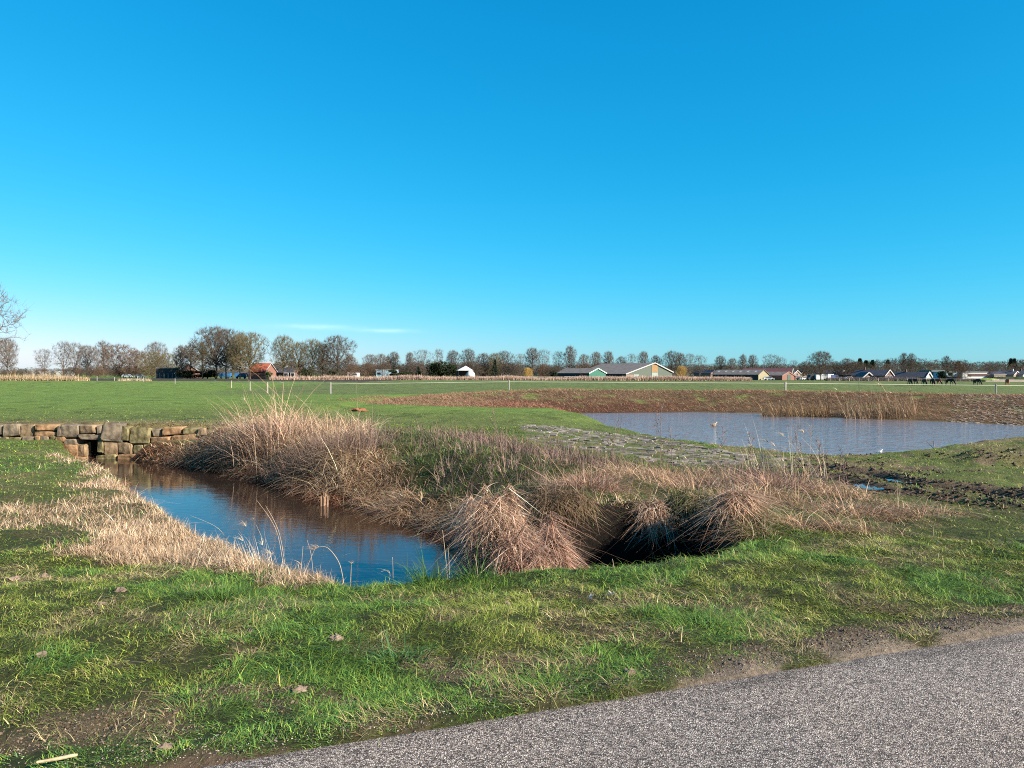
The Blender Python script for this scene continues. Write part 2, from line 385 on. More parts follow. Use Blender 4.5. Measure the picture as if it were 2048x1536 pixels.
    # ploughed land
    put(0, S(140, 150, r) * S(-28, -45, x - (y - 190) * .03) * S(186, 192, y) * (1 - S(268, 272, y + x * .0)))
    return W
C_GROUND = np.array([(.105, .074, .048), (.036, .042, .012), (.028, .038, .010), (.17, .125, .07), (.08, .052, .03), (.06, .026, .012), (.035, .037, .011), (.075, .052, .036), (.10, .066, .036), (.085, .066, .03)])

# ---------------------------------------------------------------- ground sheet
def polar_sheet():
    a = np.concatenate([np.radians(np.arange(-43, 43.001, .105)), np.radians(np.arange(47, 317, 4.0))])
    rs = [0.02]
    while rs[-1] < 6500:
        r = rs[-1]
        st = .12 if r < 2.6 else max(.028, .0085 * r) if r < 120 else .035 * r
        rs.append(r + st)
    rs = np.array(rs); A, R = np.meshgrid(a, rs); X = (np.sin(A) * R).ravel(); Y = (np.cos(A) * R).ravel()
    na, nr = len(a), len(rs)
    i = np.arange(nr - 1)[:, None] * na; j = np.arange(na)[None, :]; j2 = (j + 1) % na
    F = np.stack([i + j, i + na + j, i + na + j2, i + j2], -1).reshape(-1, 4)[:, ::-1]
    return X, Y, F
gx, gy_, gF = polar_sheet()
gq = fields(gx, gy_); gzv = height(gx, gy_, gq); gW = zones(gx, gy_, gq)
gcol = gW @ C_GROUND
gcol *= (1 + 1.5 * S(8, 20, gq['r']) * (gW[:, 1] + gW[:, 2] + .4 * gW[:, 9]))[:, None]
_farr = S(25, 44, gq['r'])[:, None]
gcol = gcol * (1 - _farr * gW[:, 1:2] * .999) + _farr * gW[:, 1:2] * np.array([.107, .158, .029])
olive = (S(62, 74, gy_ - .0 * gx) * S(-34, -26, gx + .13 * (gy_ - 73)))[:, None] * (gq['r'] < 5000)[:, None] * gW[:, 1:2]
gcol = gcol * (1 - olive) + olive * np.array([.092, .115, .034])
plo = ((gW[:, 0] > .5) & (gq['r'] > 120))[:, None]
gcol = np.where(plo, np.array([.05, .036, .029]), gcol)
wet = (S(.3, .0, gq['b']) + S(.4, .0, gq['p']) + S(.45, .1, gq['rut']) * .9)[:, None]
gcol *= 1 - .45 * np.clip(wet, 0, 1)
_pit_shade = S(.75, .35, gq['pit'] + .4 * (fbm(gx * 3, gy_ * 3, 63, 2) - .5))[:, None]; gcol = gcol * (1 - _pit_shade) + _pit_shade * np.array([.009, .0065, .005])  # shade of the hollow, painted into the ground colour as near-black
sandy = (S(.5, .05, gq['dr']) * S(.2, 1.5, gx))[:, None] * gW[:, :1]
gcol = gcol * (1 - sandy) + sandy * np.array([.20, .155, .115])
gcol *= (.8 + .4 * fbm(gx * 3, gy_ * 3, 51, 3))[:, None]
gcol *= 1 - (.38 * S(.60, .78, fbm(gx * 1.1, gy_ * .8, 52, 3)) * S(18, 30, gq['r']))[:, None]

mg = bpy.data.materials.new('ground'); mg.use_nodes = True; n = mg.node_tree; b = n.nodes['Principled BSDF']
b.inputs['Roughness'].default_value = .95; b.inputs['Specular IOR Level'].default_value = .15
at = n.nodes.new('ShaderNodeAttribute'); at.attribute_name = 'Col'; tcn = n.nodes.new('ShaderNodeTexCoord')
def noise_node(n, tcn, sc, det=5, rough=.6):
    x = n.nodes.new('ShaderNodeTexNoise'); x.inputs['Scale'].default_value = sc; x.inputs['Detail'].default_value = det; x.inputs['Roughness'].default_value = rough
    n.links.new(tcn.outputs['Object'], x.inputs['Vector']); return x
def mul(n, a, bsock, lo, hi):
    mr = n.nodes.new('ShaderNodeMapRange'); mr.inputs[1].default_value = .3; mr.inputs[2].default_value = .7; mr.inputs[3].default_value = lo; mr.inputs[4].default_value = hi
    n.links.new(bsock, mr.inputs[0]); v = n.nodes.new('ShaderNodeVectorMath'); v.operation = 'SCALE'
    n.links.new(a, v.inputs[0]); n.links.new(mr.outputs[0], v.inputs['Scale']); return v.outputs[0]
n1 = noise_node(n, tcn, 26, 8, .7); n2_ = noise_node(n, tcn, 7); n3_ = noise_node(n, tcn, .35, 6, .65)
c = mul(n, at.outputs['Color'], n1.outputs['Fac'], .6, 1.4); c = mul(n, c, n2_.outputs['Fac'], .8, 1.2); c = mul(n, c, n3_.outputs['Fac'], .82, 1.18)
n.links.new(c, b.inputs['Base Color'])
bp = n.nodes.new('ShaderNodeBump'); bp.inputs['Strength'].default_value = 1.0; bp.inputs['Distance'].default_value = .05
n.links.new(n1.outputs['Fac'], bp.inputs['Height']); n.links.new(bp.outputs[0], b.inputs['Normal'])
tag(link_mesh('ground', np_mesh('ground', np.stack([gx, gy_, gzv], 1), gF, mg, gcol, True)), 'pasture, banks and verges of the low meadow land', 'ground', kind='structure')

# ---------------------------------------------------------------- road
def road_sheet():
    s = np.concatenate([np.arange(-60, -4, 1.0), np.arange(-4, 9, .05), np.arange(9, 60, 1.0)])
    d = np.concatenate([np.arange(-4.2, -1.6, .2), np.arange(-1.6, .6, .05)])
    Sg, D = np.meshgrid(s, d); ux, uy = ROADN[1], -ROADN[0]
    X = Sg * ux + D * ROADN[0]; Y = 3.62 + Sg * uy + D * ROADN[1]
    Y = Y + 0; z = np.where(D > -.02, -.30 * np.clip(D + .02, 0, 1), .0) + .006 * (fbm(X.ravel() * 2, Y.ravel() * 2, 61, 2).reshape(X.shape) - .5) - .01 * np.abs(D + 2) / 2
    na, nr = len(s), len(d); i = np.arange(nr - 1)[:, None] * na; j = np.arange(na - 1)[None, :]
    F = np.stack([i + j, i + j + 1, i + na + j + 1, i + na + j], -1).reshape(-1, 4)
    return np.stack([X.ravel(), Y.ravel(), z.ravel() + .004], 1), F
mr_ = bpy.data.materials.new('chip_seal'); mr_.use_nodes = True; n = mr_.node_tree; b = n.nodes['Principled BSDF']
tcn = n.nodes.new('ShaderNodeTexCoord'); vo = n.nodes.new('ShaderNodeTexVoronoi'); vo.inputs['Scale'].default_value = 138; vo.inputs['Randomness'].default_value = 1.0
wn = noise_node(n, tcn, 60, 3); add = n.nodes.new('ShaderNodeMix'); add.data_type = 'RGBA'; add.inputs[0].default_value = .012
n.links.new(tcn.outputs['Object'], add.inputs[6]); n.links.new(wn.outputs['Color'], add.inputs[7]); n.links.new(add.outputs[2], vo.inputs['Vector'])
wnz = n.nodes.new('ShaderNodeSeparateColor'); n.links.new(vo.outputs['Color'], wnz.inputs[0])
rp = n.nodes.new('ShaderNodeValToRGB'); cr = rp.color_ramp; cr.elements[0].position = 0; cr.elements[0].color = (.055, .044, .039, 1); cr.elements[1].position = 1; cr.elements[1].color = (.60, .53, .46, 1)
for p, cc in ((.22, (.105, .083, .072, 1)), (.4, (.228, .183, .156, 1)), (.75, (.36, .292, .248, 1)), (.92, (.49, .41, .35, 1))):
    e = cr.elements.new(p); e.color = cc
n.links.new(wnz.outputs[0], rp.inputs[0])
dk = n.nodes.new('ShaderNodeMapRange'); dk.inputs[1].default_value = .35; dk.inputs[2].default_value = .75; dk.inputs[3].default_value = 1.0; dk.inputs[4].default_value = .34
n.links.new(vo.outputs['Distance'], dk.inputs[0])
v1 = n.nodes.new('ShaderNodeVectorMath'); v1.operation = 'SCALE'; n.links.new(rp.outputs[0], v1.inputs[0]); n.links.new(dk.outputs[0], v1.inputs['Scale'])
big = noise_node(n, tcn, 1.2, 5); v2 = mul(n, v1.outputs[0], big.outputs['Fac'], .84, 1.12); med = noise_node(n, tcn, 16, 4); v2 = mul(n, v2, med.outputs['Fac'], .8, 1.16)
ea = n.nodes.new('ShaderNodeAttribute'); ea.attribute_name = 'Col'; em = n.nodes.new('ShaderNodeVectorMath'); em.operation = 'MULTIPLY'; n.links.new(v2, em.inputs[0]); n.links.new(ea.outputs['Color'], em.inputs[1]); v2 = em.outputs[0]
n.links.new(v2, b.inputs['Base Color']); b.inputs['Roughness'].default_value = .85; b.inputs['Specular IOR Level'].default_value = .3
inv = n.nodes.new('ShaderNodeMath'); inv.operation = 'MULTIPLY_ADD'; inv.inputs[1].default_value = -1.0; n.links.new(vo.outputs['Distance'], inv.inputs[0]); n.links.new(wnz.outputs[1], inv.inputs[2])
bp = n.nodes.new('ShaderNodeBump'); bp.inputs['Strength'].default_value = .8; bp.inputs['Distance'].default_value = .006
n.links.new(inv.outputs[0], bp.inputs['Height']); n.links.new(bp.outputs[0], b.inputs['Normal'])
V, F = road_sheet()
_d = droad(V[:, 0], V[:, 1]); _n = fbm(V[:, 0] * 4, V[:, 1] * 4, 65, 3); _m = fbm(V[:, 0] * .9, V[:, 1] * .9, 66, 3)
rc = 1 - (.5 * np.exp(-((_d + .07 + .10 * (_n - .5)) / .035) ** 2) * S(.35, .6, _n) * S(.2, 1.2, V[:, 0]))[:, None] * np.ones(3)
rc = rc * (1 + (_m - .5)[:, None] * np.array([.26, .18, .08])); rc *= 1 - (S(-.10, .06, _d) * .25)[:, None] * np.array([.3, .5, .8])
tag(link_mesh('road', np_mesh('road', V, F, mr_, rc, True)), 'grey chip sealed country road with a ragged grassy edge', 'road', kind='structure')

# ---------------------------------------------------------------- water
def mat_water(name, deep, rough, bsc, bstr, stretch, dist):
    m = bpy.data.materials.new(name); m.use_nodes = True; n = m.node_tree; b = n.nodes['Principled BSDF']
    b.inputs['Roughness'].default_value = rough; b.inputs['IOR'].default_value = 1.48; b.inputs['Specular IOR Level'].default_value = .5
    tcn = n.nodes.new('ShaderNodeTexCoord'); nn = noise_node(n, tcn, .25, 3); r = n.nodes.new('ShaderNodeValToRGB')
    r.color_ramp.elements[0].color = (*[v * .8 for v in deep], 1); r.color_ramp.elements[1].color = (*[v * 1.2 for v in deep], 1)
    n.links.new(nn.outputs['Fac'], r.inputs[0]); n.links.new(r.outputs[0], b.inputs['Base Color'])
    mp = n.nodes.new('ShaderNodeMapping'); mp.inputs['Scale'].default_value = stretch; mp.inputs['Rotation'].default_value = (0, 0, .25)
    n.links.new(tcn.outputs['Object'], mp.inputs[0])
    w = n.nodes.new('ShaderNodeTexNoise'); w.inputs['Scale'].default_value = bsc; w.inputs['Detail'].default_value = 3; w.inputs['Roughness'].default_value = .55
    n.links.new(mp.outputs[0], w.inputs['Vector'])
    bp = n.nodes.new('ShaderNodeBump'); bp.inputs['Strength'].default_value = bstr; bp.inputs['Distance'].default_value = dist
    n.links.new(w.outputs['Fac'], bp.inputs['Height']); n.links.new(bp.outputs[0], b.inputs['Normal'])
    return m
def flat_sheet(name, poly, z, m, grow):
    P = np.array(poly); c = P.mean(0)
    nrm = np.roll(P, -1, 0) - np.roll(P, 1, 0); nrm = np.stack([nrm[:, 1], -nrm[:, 0]], 1); nrm /= np.linalg.norm(nrm, axis=1, keepdims=True)
    a = np.sum(P[:, 0] * np.roll(P[:, 1], -1) - P[:, 1] * np.roll(P[:, 0], -1))
    P = P + nrm * grow * (1 if a > 0 else -1)
    bm = bmesh.new(); f = bm.faces.new([bm.verts.new((p[0], p[1], z)) for p in P]); f.normal_update()
    if f.normal.z < 0: f.normal_flip()
    bmesh.ops.triangulate(bm, faces=bm.faces[:]); me = bpy.data.meshes.new(name); bm.to_mesh(me); bm.free(); me.materials.append(m)
    return link_mesh(name, me)
tag(flat_sheet('brook_water', BROOK, WL, mat_water('brook_water', (.024, .014, .010), .02, 3.0, .06, (1, 2.6, 1), .05), .45), 'still brown brook reflecting the blue sky', 'water', kind='structure')
tag(flat_sheet('pond_water', POND, WL + .002, mat_water('pond_water', (.17, .128, .125), .05, 2.3, .8, (1, 1.5, 1), .10), 1.2), 'silty rippled pond below the grass bank', 'water', kind='structure')
mp_ = mat_water('puddle_water', (.03, .022, .018), .02, 6, .02, (1, 1, 1), .02)
for px, py, w, d, lab in ((1768, 981, .62, .34, 'longer blue puddle in the nearer wheel rut'), (1822, 966, .48, .30, 'smaller blue puddle in the farther wheel rut')):
    x, y = at_z(px, py, -.42); ang = math.atan2(-.6, 2.6) if 0 else -.12
    th = np.linspace(0, 2 * pi, 28, endpoint=False); rr = 1 + .22 * np.sin(3 * th + px) + .12 * np.sin(5 * th)
    P = [(x + w * rr[i] * math.cos(t) - 0, y + d * rr[i] * math.sin(t) + ang * w * math.cos(t)) for i, t in enumerate(th)]
    zz = np.percentile(ground([p[0] for p in P], [p[1] for p in P]), 50)
    tag(flat_sheet('puddle', P, float(zz), mp_, 0.0), lab, 'puddle', kind='structure')
# ---------------------------------------------------------------- blades: every blade is a tapering, bending strip of real faces
def blade_arrays(P, L, Wd, az, lean, curl, col, seg=2, tipcol=1.0, twist=None):
    N = len(P); g = rng
    t = np.linspace(0, 1, seg + 1)[None, :]
    L = L[:, None]; lean = lean[:, None]; curl = curl[:, None]
    hor = L * (np.sin(lean) * t + curl * t * t * .8)
    ver = L * (np.cos(lean) * t - curl * t * t * .55)
    dx, dy = np.sin(az)[:, None], np.cos(az)[:, None]
    cx = P[:, 0:1] + hor * dx; cy = P[:, 1:2] + hor * dy; cz = P[:, 2:3] + ver
    a2 = az + pi / 2 + (g.normal(0, .6, N) if twist is None else twist)
    wx, wy = np.sin(a2)[:, None], np.cos(a2)[:, None]
    w = Wd[:, None] * .5 * np.maximum(1 - t ** 1.6, .12)
    V = np.empty((N, seg + 1, 2, 3), dtype=np.float32)
    for k, s in ((0, -1), (1, 1)):
        V[:, :, k, 0] = cx + s * w * wx; V[:, :, k, 1] = cy + s * w * wy; V[:, :, k, 2] = cz
    base = (np.arange(N) * (seg + 1) * 2)[:, None, None]; r = (np.arange(seg) * 2)[None, :, None]
    F = base + r + np.array([0, 1, 3, 2])[None, None, :]
    C = np.repeat(col[:, None, :], (seg + 1) * 2, axis=1)
    if tipcol != 1.0:
        f = 1 + (tipcol - 1) * np.repeat(t, 2, axis=1).reshape(1, -1, 1); C = C * f
    return V.reshape(-1, 3), F.reshape(-1, 4), C.reshape(-1, 3)
class BladeSet:
    def __init__(s): s.V = []; s.F = []; s.C = []; s.n = 0
    def add(s, *a, **k):
        V, F, C = blade_arrays(*a, **k); s.V.append(V); s.F.append(F + s.n); s.C.append(C); s.n += len(V)
    def build(s, name, m, parent=None):
        return link_mesh(name, np_mesh(name, np.concatenate(s.V), np.concatenate(s.F), m, np.concatenate(s.C), True), parent)
M_GRASS = mat_blades('grass_blades', .24); M_DRY = mat_blades('dry_blades', .22, .7, .15)
PAL = {1: [(0.128, 0.181, 0.023), (0.176, 0.207, 0.027), (0.096, 0.157, 0.024), (0.218, 0.214, 0.047), (0.365, 0.301, 0.123)],
       2: [(0.094, 0.179, 0.028), (0.069, 0.148, 0.033), (0.132, 0.212, 0.030), (0.085, 0.155, 0.028), (0.195, 0.218, 0.039)],
       3: [(0.396, 0.280, 0.180), (0.461, 0.336, 0.222), (0.338, 0.232, 0.144), (0.389, 0.294, 0.202), (0.245, 0.154, 0.086)],
       4: [(0.448, 0.315, 0.197), (0.520, 0.383, 0.251), (0.340, 0.227, 0.134), (0.233, 0.144, 0.090), (0.466, 0.349, 0.215)],
       5: [(0.317, 0.124, 0.063), (0.246, 0.091, 0.049), (0.396, 0.198, 0.116), (0.158, 0.058, 0.036), (0.440, 0.265, 0.170)],
       6: [(.050, .088, .018), (.075, .115, .022), (.036, .064, .015), (.11, .095, .038), (.095, .135, .026)],
       7: [(0.145, 0.092, 0.083), (0.187, 0.124, 0.104), (0.111, 0.071, 0.065), (0.238, 0.160, 0.121), (0.136, 0.104, 0.052)],
       8: [(0.405, 0.260, 0.156), (0.478, 0.331, 0.202), (0.313, 0.193, 0.115), (0.184, 0.103, 0.060), (0.515, 0.385, 0.248)],
       0: [(.11, .15, .03), (.09, .12, .03), (.2, .16, .09), (.3, .23, .14), (.12, .10, .05)]}
# length, spread, width, lean mean, lean spread, curl, share of candidate points that carry a blade
PAL[9] = [(.34, .26, .13), (.27, .19, .10), (.42, .33, .18), (.18, .13, .06), (.22, .20, .07)]
SPEC = {0: (.03, .5, .003, .9, .4, .4, .06), 1: (.034, .5, .0034, .95, .45, .8, .95), 2: (.056, .45, .0040, .8, .4, .8, 1.0), 3: (.092, .4, .0038, .5, .4, .6, .85),
        4: (.52, .45, .006, .45, .5, .9, .75), 5: (.19, .5, .006, .9, .45, 1.1, 1.0), 6: (.095, .5, .0055, .8, .45, .7, .9), 7: (.22, .6, .0040, .5, .5, .4, .45), 8: (.22, .5, .0048, .8, .45, 1.1, .95), 9: (.06, .5, .0038, 1.1, .35, .7, .8)}
def scatter(n, r0, r1, power, a0=-39, a1=39):
    """points over the view fan whose density falls off with distance"""
    u = rng.random(n); e = 2 - power
    r = (r0 ** e + u * (r1 ** e - r0 ** e)) ** (1 / e) if abs(e) > 1e-6 else r0 * (r1 / r0) ** u
    a = np.radians(a0 + (a1 - a0) * rng.random(n)); return np.sin(a) * r, np.cos(a) * r
sets = {'grass': BladeSet(), 'dry_grass': BladeSet(), 'reeds': BladeSet(), 'dead_stalks': BladeSet()}
HOME = {0: 'grass', 1: 'grass', 2: 'grass', 6: 'grass', 3: 'dry_grass', 5: 'dry_grass', 8: 'dry_grass', 4: 'reeds', 7: 'dead_stalks', 9: 'grass'}
def grow(x, y, lscale=1.0, wmin=0.0007, tuft=True, only=None, lmax=2.3):
    q = fields(x, y); ok = (q['dr'] > .02) & (q['b'] > -.02) & (q['p'] > .05)
    ok &= ~((y > WALL_Y - .35) & (y < WALL_Y + .3) & (x < -8.6))
    ok &= ~((np.abs(x + 12.72) < .4) & (y > WALL_Y - .5) & (y < 23.6))
    x, y = x[ok], y[ok]; q = {k: v[ok] for k, v in q.items()}
    z = height(x, y, q); W = zones(x, y, q)
    ok = (z > WL + .01) & ~((sdpoly(x, y, PAVE) < 0) & (rng.random(len(x)) < .55 + .4 * (fbm(x * .7, y * .7, 77, 2) < .5)))
    x, y, z, W = x[ok], y[ok], z[ok], W[ok]; q = {k: v[ok] for k, v in q.items()}
    cw = np.cumsum(W, 1); cw /= cw[:, -1:]; ty = (rng.random(len(x))[:, None] > cw).sum(1)
    r = q['r']; flow = fbm(x * 2.2, y * 2.2, 91, 2) * 4 * pi; clump = .6 * fbm(x * 5, y * 5, 93, 2) + .4 * vnoise(x * 13, y * 13, 94); hue = np.clip(.5 + 1.0 * (.45 * fbm(x * 1.3, y * 1.3, 95, 3) + .55 * fbm(x * 4.2, y * 4.2, 96, 2) - .5), 0, 1); patch = fbm(x * .5, y * .5, 97, 2)
    for k, (L, dL, w, le, dle, cu, keep) in SPEC.items():
        if only and k not in only: continue
        m = (ty == k) & (rng.random(len(x)) < keep)
        if k in (1, 2, 6): m &= (clump > .36) | (rng.random(len(x)) < .25)
        if k == 4: m &= (vnoise(x * 3, y * 3, 99) > .35) | (rng.random(len(x)) < .35)
        if k in (1, 2, 9): m &= (rng.random(len(x)) > S(24, 50, r))
        i = np.nonzero(m)[0]; nN = len(i)
        if nN == 0: continue
        P = np.stack([x[i], y[i], z[i] - .006], 1)
        lf = 1.0
        if k in (1, 2): lf = (.35 + 1.3 * clump[i] ** 1.3) * (1 - .45 * S(1.2, .2, q['dr'][i])) * (.8 + .4 * patch[i])
        if k in (3, 8, 9): lf = .6 + .8 * clump[i]
        if k == 4: lf = .3 + 1.2 * clump[i] + .3 * (patch[i] - .5)
        ll = np.minimum(L * lscale * lf * np.exp(rng.normal(0, dL, nN)) * (1 + .025 * np.minimum(r[i], 40) * (k in (1, 2, 6))), lmax * L)
        if k in (5, 8): ll = np.where(r[i] > 35, ll * .75, ll)
        wd = np.maximum(w * np.exp(rng.normal(0, .25, nN)), r[i] * np.where(r[i] > 35, .00042, wmin))
        az = flow[i] + rng.normal(0, 1.1 if k != 4 else .9, nN)
        if k in (5, 8): az = np.where(r[i] > 35, -1.3 + rng.normal(0, .5, nN), az)
        pal = np.array(PAL[k])
        # patches of turf lean green, yellow or straw together
        if k in (1, 2):
            ww = np.stack([.35 + 0 * hue[i], .5 * hue[i] * 2, .9 * (1 - hue[i]), .3 + .3 * (hue[i] > .5), .09 + .28 * S(.45, .65, hue[i])], 1)
            ci = (rng.random(nN)[:, None] > np.cumsum(ww, 1) / ww.sum(1, keepdims=True)).sum(1); ci = np.where(r[i] > 20, rng.integers(0, 3, nN), ci)
        else: ci = rng.integers(0, 5, nN)
        col = pal[np.minimum(ci, 4)] * np.exp(rng.normal(0, 1, (nN, 1)) * np.where(r[i] > 35, .10, .36 if k in (4, 5, 8) else .36)[:, None]) * (.70 + .60 * hue[i])[:, None] * (1 + 0 * r[i])[:, None]
        if k in (5, 8): col = np.where((r[i] > 35)[:, None], col * np.array([.62, .52, .50]), col * np.array([.88, .86, .85]))
        sets[HOME[k]].add(P, ll, wd, az, np.clip(le + rng.normal(0, dle, nN), 0, 1.5), np.abs(rng.normal(cu, .3, nN)), np.clip(col, 0, .8), seg=2 if k not in (3, 4, 7, 8, 5) else 3, tipcol=1.15)
Q = 1.0
grow(*scatter(int(720000 * Q), 2.9, 9.5, 1.1))
grow(*scatter(int(330000 * Q), 8.5, 26, 1.2))
# extra cover where the dead growth is thick
x, y = scatter(int(420000 * Q), 6, 24, 1.0); grow(x, y, 1.0, only=(3, 5, 8, 4))
x, y = scatter(int(190000 * Q), 24, 75, 1.1); grow(x, y, 1.25, .0006)
x, y = scatter(int(150000 * Q), 40, 75, 1.0, -14, 39); grow(x, y, 1.7, .0006, only=(8, 5))

# ---------------------------------------------------------------- the reed strip along the far ditch and other far fringes
def fringe(set_, xs, ys, n, L, w, pal, lean=.25, dL=.25, depth=3):
    """a belt of stalks along a line"""
    t = rng.random(n) * (len(xs) - 1); x = np.interp(t, range(len(xs)), xs); y = np.interp(t, range(len(ys)), ys) + (rng.random(n) - .5) * depth
    h = fbm(x * .12, y * .12, 111, 3)
    z = np.array([gz(0, 300)] * n) if ys[0] > 90 else height(x, y)
    col = np.array(pal)[rng.integers(0, len(pal), n)] * np.exp(rng.normal(0, .2, (n, 1)))
    set_.add(np.stack([x, y, z], 1), L * (.5 + 1.0 * h) * np.exp(rng.normal(0, dL, n)), np.full(n, w), rng.random(n) * 2 * pi, np.abs(rng.normal(0, lean, n)), np.abs(rng.normal(.2, .15, n)), col, seg=2)
PALE = [(.42, .30, .225), (.48, .35, .26), (.36, .25, .19), (.42, .29, .235)]
fr = BladeSet()
px_at = lambda px, d: ((px - 1024) / FPX * d)
fringe(fr, [px_at(690, 246), px_at(1000, 250), px_at(1290, 250), px_at(1500, 252)], [246, 250, 250, 252], 26000, 1.30, .13, PALE, depth=5, dL=.15)
fringe(fr, [px_at(540, 240), px_at(640, 243), px_at(700, 246)], [240, 243, 246], 4200, 1.0, .13, PALE, depth=4)
fringe(fr, [px_at(-40, 188), px_at(70, 186), px_at(165, 184)], [188, 186, 184], 7000, 1.25, .11, [(.36, .27, .16), (.42, .32, .2), (.30, .21, .125)], depth=7)
fringe(fr, [px_at(240, 187), px_at(300, 187)], [187, 187], 500, .6, .1, PALE, depth=3)
tag(fr.build('ditch_reeds', M_DRY), 'pale dry reed belts standing in the ditches beyond the pasture', 'reeds', kind='stuff')

x, y = scatter(34000, 10, 21, 1.0, -14, 24); grow(x, y, 1.7, only=(7,))
# loose grit along the road edge, crumbs of earth on bare patches, mud clods beside the ruts
def crumbs(x, y, size, cols, up=.25):
    z = height(x, y); n = len(x); oc = np.array([(1, 0, 0), (0, 1, 0), (-1, 0, 0), (0, -1, 0), (0, 0, 1), (0, 0, -.6)], float); T = np.array([(0, 1, 4), (1, 2, 4), (2, 3, 4), (3, 0, 4), (1, 0, 5), (2, 1, 5), (3, 2, 5), (0, 3, 5)])
    a = rng.random(n) * 6.28; V = oc[None] * (size[:, None, None] * rng.uniform(.55, 1.25, (n, 6, 1))) * np.array([1, .8, .65]); c, s_ = np.cos(a)[:, None], np.sin(a)[:, None]
    V = np.stack([V[..., 0] * c - V[..., 1] * s_ + x[:, None], V[..., 0] * s_ + V[..., 1] * c + y[:, None], V[..., 2] + (z + size * up)[:, None]], -1)
    col = np.array(cols)[rng.integers(0, len(cols), n)] * np.exp(rng.normal(0, .2, (n, 1)))
    return V.reshape(-1, 3), (np.arange(n) * 6)[:, None, None] + T[None], np.repeat(col, 6, 0)
def build_crumbs(name, parts, label, cat):
    V, F, C, k = [], [], [], 0
    for v, f, c in parts: V.append(v); F.append(f.reshape(-1, 3) + k); C.append(c); k += len(v)
    tag(link_mesh(name, np_mesh(name, np.concatenate(V), np.concatenate(F), M_SOIL, np.concatenate(C))), label, cat, kind='stuff')
M_SOIL = mat_blades('loose_soil', 0.0, .95, .1)
x, y = scatter(150000, 2.9, 8.5, .8); d_ = droad(x, y); k_ = rng.random(len(x)) < np.exp(-np.abs(d_ - .10) / np.where(d_ > .1, .16, .07)) * .62; x, y = x[k_], y[k_]
build_crumbs('gravel', [crumbs(x, y, rng.uniform(.0025, .0065, len(x)), [(.22, .18, .15), (.16, .13, .11), (.28, .235, .20), (.10, .08, .07)])], 'loose grey chippings strewn along the road edge', 'gravel')
x, y = scatter(260000, 2.9, 9, .9); q_ = fields(x, y); w_ = zones(x, y, q_)[:, 0]; k_ = (rng.random(len(x)) < w_ * .7) & (q_['dr'] > .1); x, y = x[k_], y[k_]
soil = [crumbs(x, y, rng.uniform(.002, .0075, len(x)) * np.exp(rng.normal(0, .35, len(x))), [(.10, .07, .047), (.13, .095, .066), (.075, .053, .036), (.16, .12, .085)])]
x, y = scatter(60000, 11, 22, .9, 20, 40); q_ = fields(x, y); k_ = rng.random(len(x)) < np.maximum(np.exp(-((q_['rut'] - .42) / .22) ** 2) * .17, .07 * S(.52, .66, fbm(x * 1.6, y * 1.6, 88, 2)) * (y > 15)); x, y = x[k_], y[k_]
soil.append(crumbs(x, y, rng.uniform(.012, .05, len(x)), [(.05, .036, .026), (.075, .055, .04), (.035, .026, .019), (.10, .075, .055)]))
build_crumbs('soil_crumbs', soil, 'crumbled brown earth on bare patches and along the muddy ruts', 'soil')
tag(sets['grass'].build('grass', M_GRASS), 'short winter grass on verge, banks and pasture', 'grass', kind='stuff')
tag(sets['dry_grass'].build('dry_grass', M_DRY), 'bleached and rusty dead grass matted along the banks', 'dry grass', kind='stuff')
tag(sets['dead_stalks'].build('dead_stalks', M_DRY), 'grey brown dead weed stalks on the bank top', 'dead stalks', kind='stuff')
tag(sets['reeds'].build('reeds', M_DRY), 'tall tangled straw coloured reeds beside the brook', 'reeds', kind='stuff')
